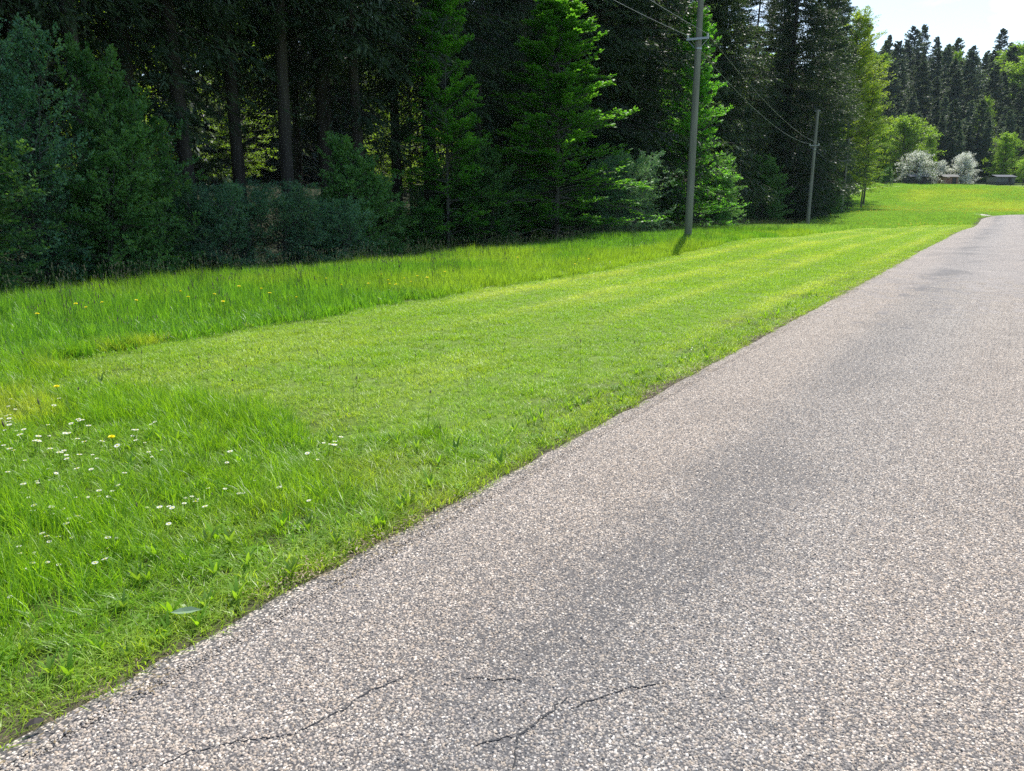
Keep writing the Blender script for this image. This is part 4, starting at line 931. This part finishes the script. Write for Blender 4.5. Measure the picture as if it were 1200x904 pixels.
# lit broadleaf trees behind the strip of spruce
s = -10
while s < 130:
    x, y = XY(s+rng.normal(0, 1.), (38 if s < 45 else 44)+rng.normal(0, 2.5))
    if proj(x, y, 5.)[0] < 975: plant('beechtall', 'beech_tree', x, y, rng.uniform(12, 19), 'sunlit spring green beech glimpsed through the wood', 'tree', 'sunlit beeches behind the spruces')
    s += rng.uniform(4.5, 7.5)
for q in (54, 64):
    s = -20
    while s < 135:
        x, y = XY(s+rng.normal(0, 1.2), q+rng.normal(0, 1.5))
        if proj(x, y, 5.)[0] < 960: plant('far'+rng.choice(['A', 'B', 'C']), 'spruce_tree', x, y, rng.uniform(20, 27), 'dark spruce on the slope behind the wood', 'tree', 'spruces on the slope behind the wood')
        s += rng.uniform(5.0, 7.5)
# the broadleaf trees ending the wood
x = PX(984, 124); plant('gold', 'golden_tree', x, 124, 27.5, 'tall yellow-green broadleaf tree at the right end of the wood', 'tree', wide=1.15)
x = PX(993, 143); plant('gold', 'golden_tree', x, 143, 25, 'yellow-green broadleaf tree half hidden behind the golden one at the end of the wood', 'tree', wide=1.0)
x = PX(972, 113); plant('beechtall', 'broadleaf_tree', x, 113, 13, 'shaded blue-green tree in front of the tall yellow-green one', 'tree', wide=.7)
x = PX(1009, 125); plant('highcrown', 'broadleaf_tree', x, 125, 18.5, 'green tree with bare dark lower trunk at the corner of the wood', 'tree', wide=.8)
x = PX(985, 117); plant('shrubB', 'shrub', x, 117, 4.6, 'blue-green bush filling the foot of the wood between the third and fourth poles', 'shrub', wide=1.1)
x = PX(960, 116); plant('spruceD', 'spruce_tree', x, 116, 37, 'tallest spruce, its boughs standing out against the sky at the right end of the wood', 'tree', wide=1.05)

# ------------------------------------------------------------------ wooded hillside far right
def far_group(t): return 'dark spruces on the far hillside' if t != 'youngfar' else 'lower spruces along the foot of the hillside'
for row, Y in enumerate(np.arange(199, 296, 9.5)):
    X = PX(965, Y, 20.)
    xe = PX(1290, Y, 20.)
    while X < xe:
        v = rng.choice(['farA', 'farB', 'farC']); yy = Y+rng.normal(0, 2); xx = X+rng.normal(0, .8)
        h = rng.uniform(14, 24)
        if Y < 225: h = rng.uniform(13, 18)
        if Y > 275: h = rng.uniform(15, 26)
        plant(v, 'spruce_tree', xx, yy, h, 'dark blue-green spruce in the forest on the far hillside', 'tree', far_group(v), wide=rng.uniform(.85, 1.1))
        X += rng.uniform(4.6, 8.0)
for Y in (190, 194.5):
    X = PX(1005, Y, 10.); xe = PX(1290, Y, 10.)
    while X < xe:
        u = proj(X, Y, 8.)[0]
        h = rng.uniform(11, 15.5) if u < 1150 else rng.uniform(9, 13)
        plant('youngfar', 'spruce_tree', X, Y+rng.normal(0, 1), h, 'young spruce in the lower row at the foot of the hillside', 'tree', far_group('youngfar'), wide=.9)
        X += rng.uniform(2.6, 3.8)
for (u, Y, top, tpl, wd, lb) in [
    (1024, 184, 155, 'broadA', 1.0, 'yellow-green tree left of the broader one behind the left blossom tree'),
    (1058, 182, 148, 'broadB', 1.35, 'broad yellow-green tree behind the left blossom tree'),
    (1083, 186, 158, 'broadA', .6, 'narrow light green tree before the dark spruces, right of the broad yellow-green one'),
    (1173, 184, 164, 'broadA', 1.15, 'light green tree behind the grey shed'),
    (1199, 176, 190, 'broadB', 1.4, 'round light green bush-like tree cut by the right edge'),
    (1022, 236, 82, 'broadA', .7, 'small yellow-green tree standing high among the hillside spruces on the left'),
    (1113, 268, 78, 'broadA', .5, 'pale green treetop between two spruce tops on the ridge'),
    (1045, 262, 92, 'broadA', .6, 'pale green crown low between hillside spruces above the broad yellow-green tree'),
    (1146, 212, 128, 'broadB', .6, 'light green tree halfway up the hillside above the tallest blossom tree'),
    (1183, 256, 72, 'broadB', 1.1, 'light green tree high on the slope near the right edge'),
    (1194, 240, 84, 'broadA', 1.6, 'large pale green tree on the upper slope at the right edge')]:
    x = PX(u, Y); z = T(x, Y); zt = CAM_H+(235-top)/906*Y; plant(tpl, 'broadleaf_tree', x, Y, zt-z, lb, 'tree', wide=wd)
for (u, Y, top, tpl, wd, lb) in [(1073, 170, 192, 'appleA', 1.05, 'cream white blossoming tree over the dark shed'), (1126, 171, 191, 'appleB', .9, 'tallest white blossoming tree, right of the reddish shed'),
                                (1101, 173, 197, 'appleB', .6, 'narrow white blossoming tree behind the reddish shed')]:
    x = PX(u, Y); z = T(x, Y); zt = CAM_H+(235-top)/906*Y; plant(tpl, 'blossom_tree', x, Y, zt-z, lb, 'tree', wide=wd*1.08)
for (u, Y, top, lb, wd) in [(1036, 168, 199, 'low light green fruit tree beside the small table', 1.3), (1022, 172, 204, 'low pale bush under the yellow-green trees', 1.2)]:
    x = PX(u, Y); z = T(x, Y); zt = CAM_H+(235-top)/906*Y; plant('shrubB', 'fruit_tree', x, Y, zt-z, lb, 'tree', wide=wd*.8)

# ------------------------------------------------------------------ sheds, table, fence
def shed(u, Y, wdt, dep, h, roof_h, wall_m, roof_m, label, rz=0., gable_m=None):
    x = PX(u, Y); z = min(T(x-wdt/2, Y), T(x+wdt/2, Y), T(x, Y))-.05
    t = thing('shed', (x, Y, z), rz, label, 'shed')
    b = MB(); n = int(wdt/.32)
    for k in range(n): b.box(-wdt/2+k*wdt/n+.01, -wdt/2+(k+1)*wdt/n-.01, -dep/2-.02-.012*(k % 2), -dep/2+.02, 0, h)
    m_ = int(dep/.32)
    b.box(-wdt/2, wdt/2, -dep/2+.02, dep/2, 0, h)
    b.build('wall', wall_m, t)
    if gable_m:
        b = MB(); b.box(-wdt/2-.04, -wdt/2-.002, -dep/2-.03, dep/2, 0, h+.02); b.build('gable', gable_m, t)
    b = MB(); b.prism([(-dep/2-.3, h-.02), (0, h+roof_h), (dep/2+.3, h-.02), (dep/2+.3, h+.06), (0, h+roof_h+.09), (-dep/2-.3, h+.06)], -wdt/2-.25, wdt/2+.25); b.build('roof', roof_m, t)
    b = MB(); b.box(wdt*.1, wdt*.1+.85, -dep/2-.06, -dep/2-.035, .02, min(1.85, h-.1)); b.build('door', M['shed_dark'], t)
    return t
shed(1074, 168.5, 4.6, 3.0, 1.55, .45, M['shed_dark'], M['roof_grey'], 'dark low shed with a grey roof under the left blossom tree', .05)
shed(1110, 169, 3.0, 2.6, 1.5, .5, M['shed_red'], M['pale'], 'reddish shed with a pale roof between the blossom trees', -.05)
shed(1172, 167, 4.3, 3.0, 1.55, .42, M['shed_grey'], M['roof_grey'], 'long grey shed with a light roof standing alone near the right edge', .12, M['pale'])
# dark open shelter at the left behind the fruit tree
x = PX(1022, 176); t = thing('shelter', (x, 176, T(x, 176)), .1, 'dark flat-roofed shelter half hidden behind the low fruit tree', 'shelter')
b = MB(); b.box(-2, 2, -1.4, 1.4, 2.3, 2.45); b.build('roof', M['shed_dark'], t)
for sx in (-1.8, 1.8):
    for sy in (-1.2, 1.2):
        b = MB(); b.box(sx-.07, sx+.07, sy-.07, sy+.07, -.3, 2.297); b.build('post', M['shed_dark'], t)
x = PX(1041, 160); t = thing('garden_table', (x, 160, T(x, 160)), .2, 'small grey garden table at the top of the meadow', 'table')
b = MB(); b.box(-.75, .75, -.4, .4, .95, 1.02); b.build('table_top', M['roof_grey'], t)
for sx in (-.6, .6):
    for sy in (-.3, .3):
        b = MB(); b.box(sx-.05, sx+.05, sy-.05, sy+.05, -.1, .947); b.build('leg', M['shed_grey'], t)
# low dark post-and-board fence below the sheds
fa = (PX(1142, 165), 165.); fb = (PX(1235, 160), 160.)
t = thing('board_fence', (fa[0], fa[1], T(*fa)), math.atan2(fb[1]-fa[1], fb[0]-fa[0]), 'low dark board fence running right from the tall blossom tree', 'fence')
Lf = math.hypot(fb[0]-fa[0], fb[1]-fa[1]); npst = int(Lf/2.2)
for k in range(npst+1):
    xx = k*2.2; wx = fa[0]+(fb[0]-fa[0])*xx/Lf; wy = fa[1]+(fb[1]-fa[1])*xx/Lf; dz = T(wx, wy)-T(*fa)
    b = MB(); b.box(xx-.06, xx+.06, -.06, .06, dz-.2, dz+.75); b.build('post', M['shed_dark'], t)
    if k < npst:
        wx2 = fa[0]+(fb[0]-fa[0])*(xx+2.2)/Lf; wy2 = fa[1]+(fb[1]-fa[1])*(xx+2.2)/Lf; dz2 = T(wx2, wy2)-T(*fa)
        for hz in (.3, .58):
            b = MB(); v0, v1 = dz+hz, dz2+hz
            b.add([(xx, -.10, v0-.09), (xx+2.19, -.10, v1-.09), (xx+2.19, -.10, v1+.09), (xx, -.10, v0+.09), (xx, -.07, v0-.09), (xx+2.19, -.07, v1-.09), (xx+2.19, -.07, v1+.09), (xx, -.07, v0+.09)], [(0,1,2,3), (7,6,5,4), (0,4,5,1), (3,2,6,7), (0,3,7,4), (1,5,6,2)]); b.build('board', M['shed_dark'], t)
# pale farm track at the top left of the meadow
tr = [(PX(1003, 150), 150.), (PX(1018, 156), 156.), (PX(1034, 159), 159.), (PX(1060, 160), 160.)]
tp_ = np.array([(a[0]+(b_[0]-a[0])*k/6, a[1]+(b_[1]-a[1])*k/6) for a, b_ in zip(tr[:-1], tr[1:]) for k in range(6)])
d_ = np.gradient(tp_, axis=0); d_ /= np.linalg.norm(d_, axis=1, keepdims=True)
P, _ = ring_profile(np.concatenate([tp_, -d_[:, 1:2], d_[:, 0:1], np.arange(len(tp_))[:, None]], 1), 1.2, 5, .12, False)
i = (np.arange(len(tp_)-1)[:, None]*5 + np.arange(4)[None]).ravel()
tag(link('farm_track', make_mesh('farm_track', P.reshape(-1, 3), np.stack([i, i+5, i+6, i+1], -1), M['path'])), kind='structure')

# ------------------------------------------------------------------ poles and wires
POLE = [(-12.5, -9.0), (PX(806, 28, .3), 28.), (PX(945.5, 64, -.8), 64.), (PX(986, 101, 0.), 101.), (PX(1011, 137, 0.), 137.)]
ARM = 6.75
def pole(k, h, mat, label, rb=.142, lean=(0, 0)):
    x, y = POLE[k]; t = thing('utility_pole', (x, y, T(x, y)), R(-27), label, 'pole')
    t.rotation_euler = (lean[0], lean[1], R(-27))
    b = MB(); zz = np.linspace(-.4, h, 9); b.tube([(0, 0, z_) for z_ in zz], list(rb*(1-.33*np.clip(zz, 0, h)/h)), 16); b.build('shaft', mat, t, smooth=False)
    r1 = rb*(1-.33*ARM/h)
    b = MB(); b.box(-.38, .38, -r1-.06, -r1-.005, ARM-.035, ARM+.035); b.build('crossarm', M['steel'], t)
    b = MB(); b.tube([(0, 0, ARM-.33), (0, 0, ARM-.27)], r1+.012, 16); b.build('collar', M['steel'], t)
    b = MB(); b.tube([(-.34, -r1-.03, ARM-.04), (-.1, -r1-.02, ARM-.29)], .012, 5); b.tube([(.34, -r1-.03, ARM-.04), (.1, -r1-.02, ARM-.29)], .012, 5); b.build('brace', M['steel'], t)
    for sx in (-.34, .34):
        b = MB(); b.tube([(sx, -r1-.03, ARM+.035), (sx, -r1-.03, ARM+.07), (sx, -r1-.03, ARM+.10), (sx, -r1-.03, ARM+.15)], [.03, .045, .03, .04], 8); b.build('insulator', M['porcelain'], t)
    b = MB(); b.box(-.22, .22, -.05, .05, h-.12, h-.06) if k >= 1 else None
    if k >= 1: b.build('top_bracket', M['steel'], t)
    return t
pole(0, 9.5, M['pole'], 'wooden pole behind the camera carrying the wires on')
pole(1, 9.5, M['pole'], 'nearest and tallest grey wooden pole, standing in the long grass')
pole(2, 9.5, M['pole'], 'second wooden pole before the dark spruces with a small crossarm', .17)
pole(3, 9.5, M['pole'], 'third pole, faint against the shaded blue-green foliage', .16)
pole(4, 9.5, M['pole_dark'], 'thin dark fourth pole half hidden by the bare-trunked tree at the wood corner', .17)
def arm_pt(k, side):
    x, y = POLE[k]; a = R(-27); r1 = .155*(1-.33*ARM/10.8); lx_, ly_ = side*.34, -r1-.03
    return np.array([x+lx_*math.cos(a)-ly_*math.sin(a), y+lx_*math.sin(a)+ly_*math.cos(a), T(x, y)+ARM+.12])
wl = {(0, -1): 'thin wire running from the nearest pole to the upper left, the left one of two', (0, 1): 'thin wire running from the nearest pole to the upper left, the right one of two',
      (1, -1): 'thin wire sagging between the nearest and second pole, lower one', (1, 1): 'thin wire sagging between the nearest and second pole, upper one'}
for k in range(4):
    for sd in (-1, 1):
        A, B = arm_pt(k, sd), arm_pt(k+1, sd); t_ = np.linspace(0, 1, 25)[:, None]
        P = A*(1-t_)+B*t_ + np.array([0, 0, -1.])*(.70 if sd < 0 else .55)*4*t_*(1-t_)
        b = MB(); b.tube(P, .0062 if k == 0 else .007, 5); o = b.build('overhead_wire', M['wire'])
        tag(o, wl.get((k, sd), 'thin wire strung between the farther poles'), 'wire', None if (k, sd) in wl else 'wires between the far poles')
m, t = new_mat('air'); o_ = N(t, 'ShaderNodeOutputMaterial'); pv = N(t, 'ShaderNodeVolumePrincipled', inp={'Color': (.70, .85, 1.0, 1), 'Density': .00007, 'Anisotropy': .2})
t.links.new(pv.outputs[0], o_.inputs['Volume'])
b = MB(); b.box(-420, 620, -60, 620, -6, 130); hz_ = b.build('haze', m); tag(hz_, kind='stuff')
print('script done')
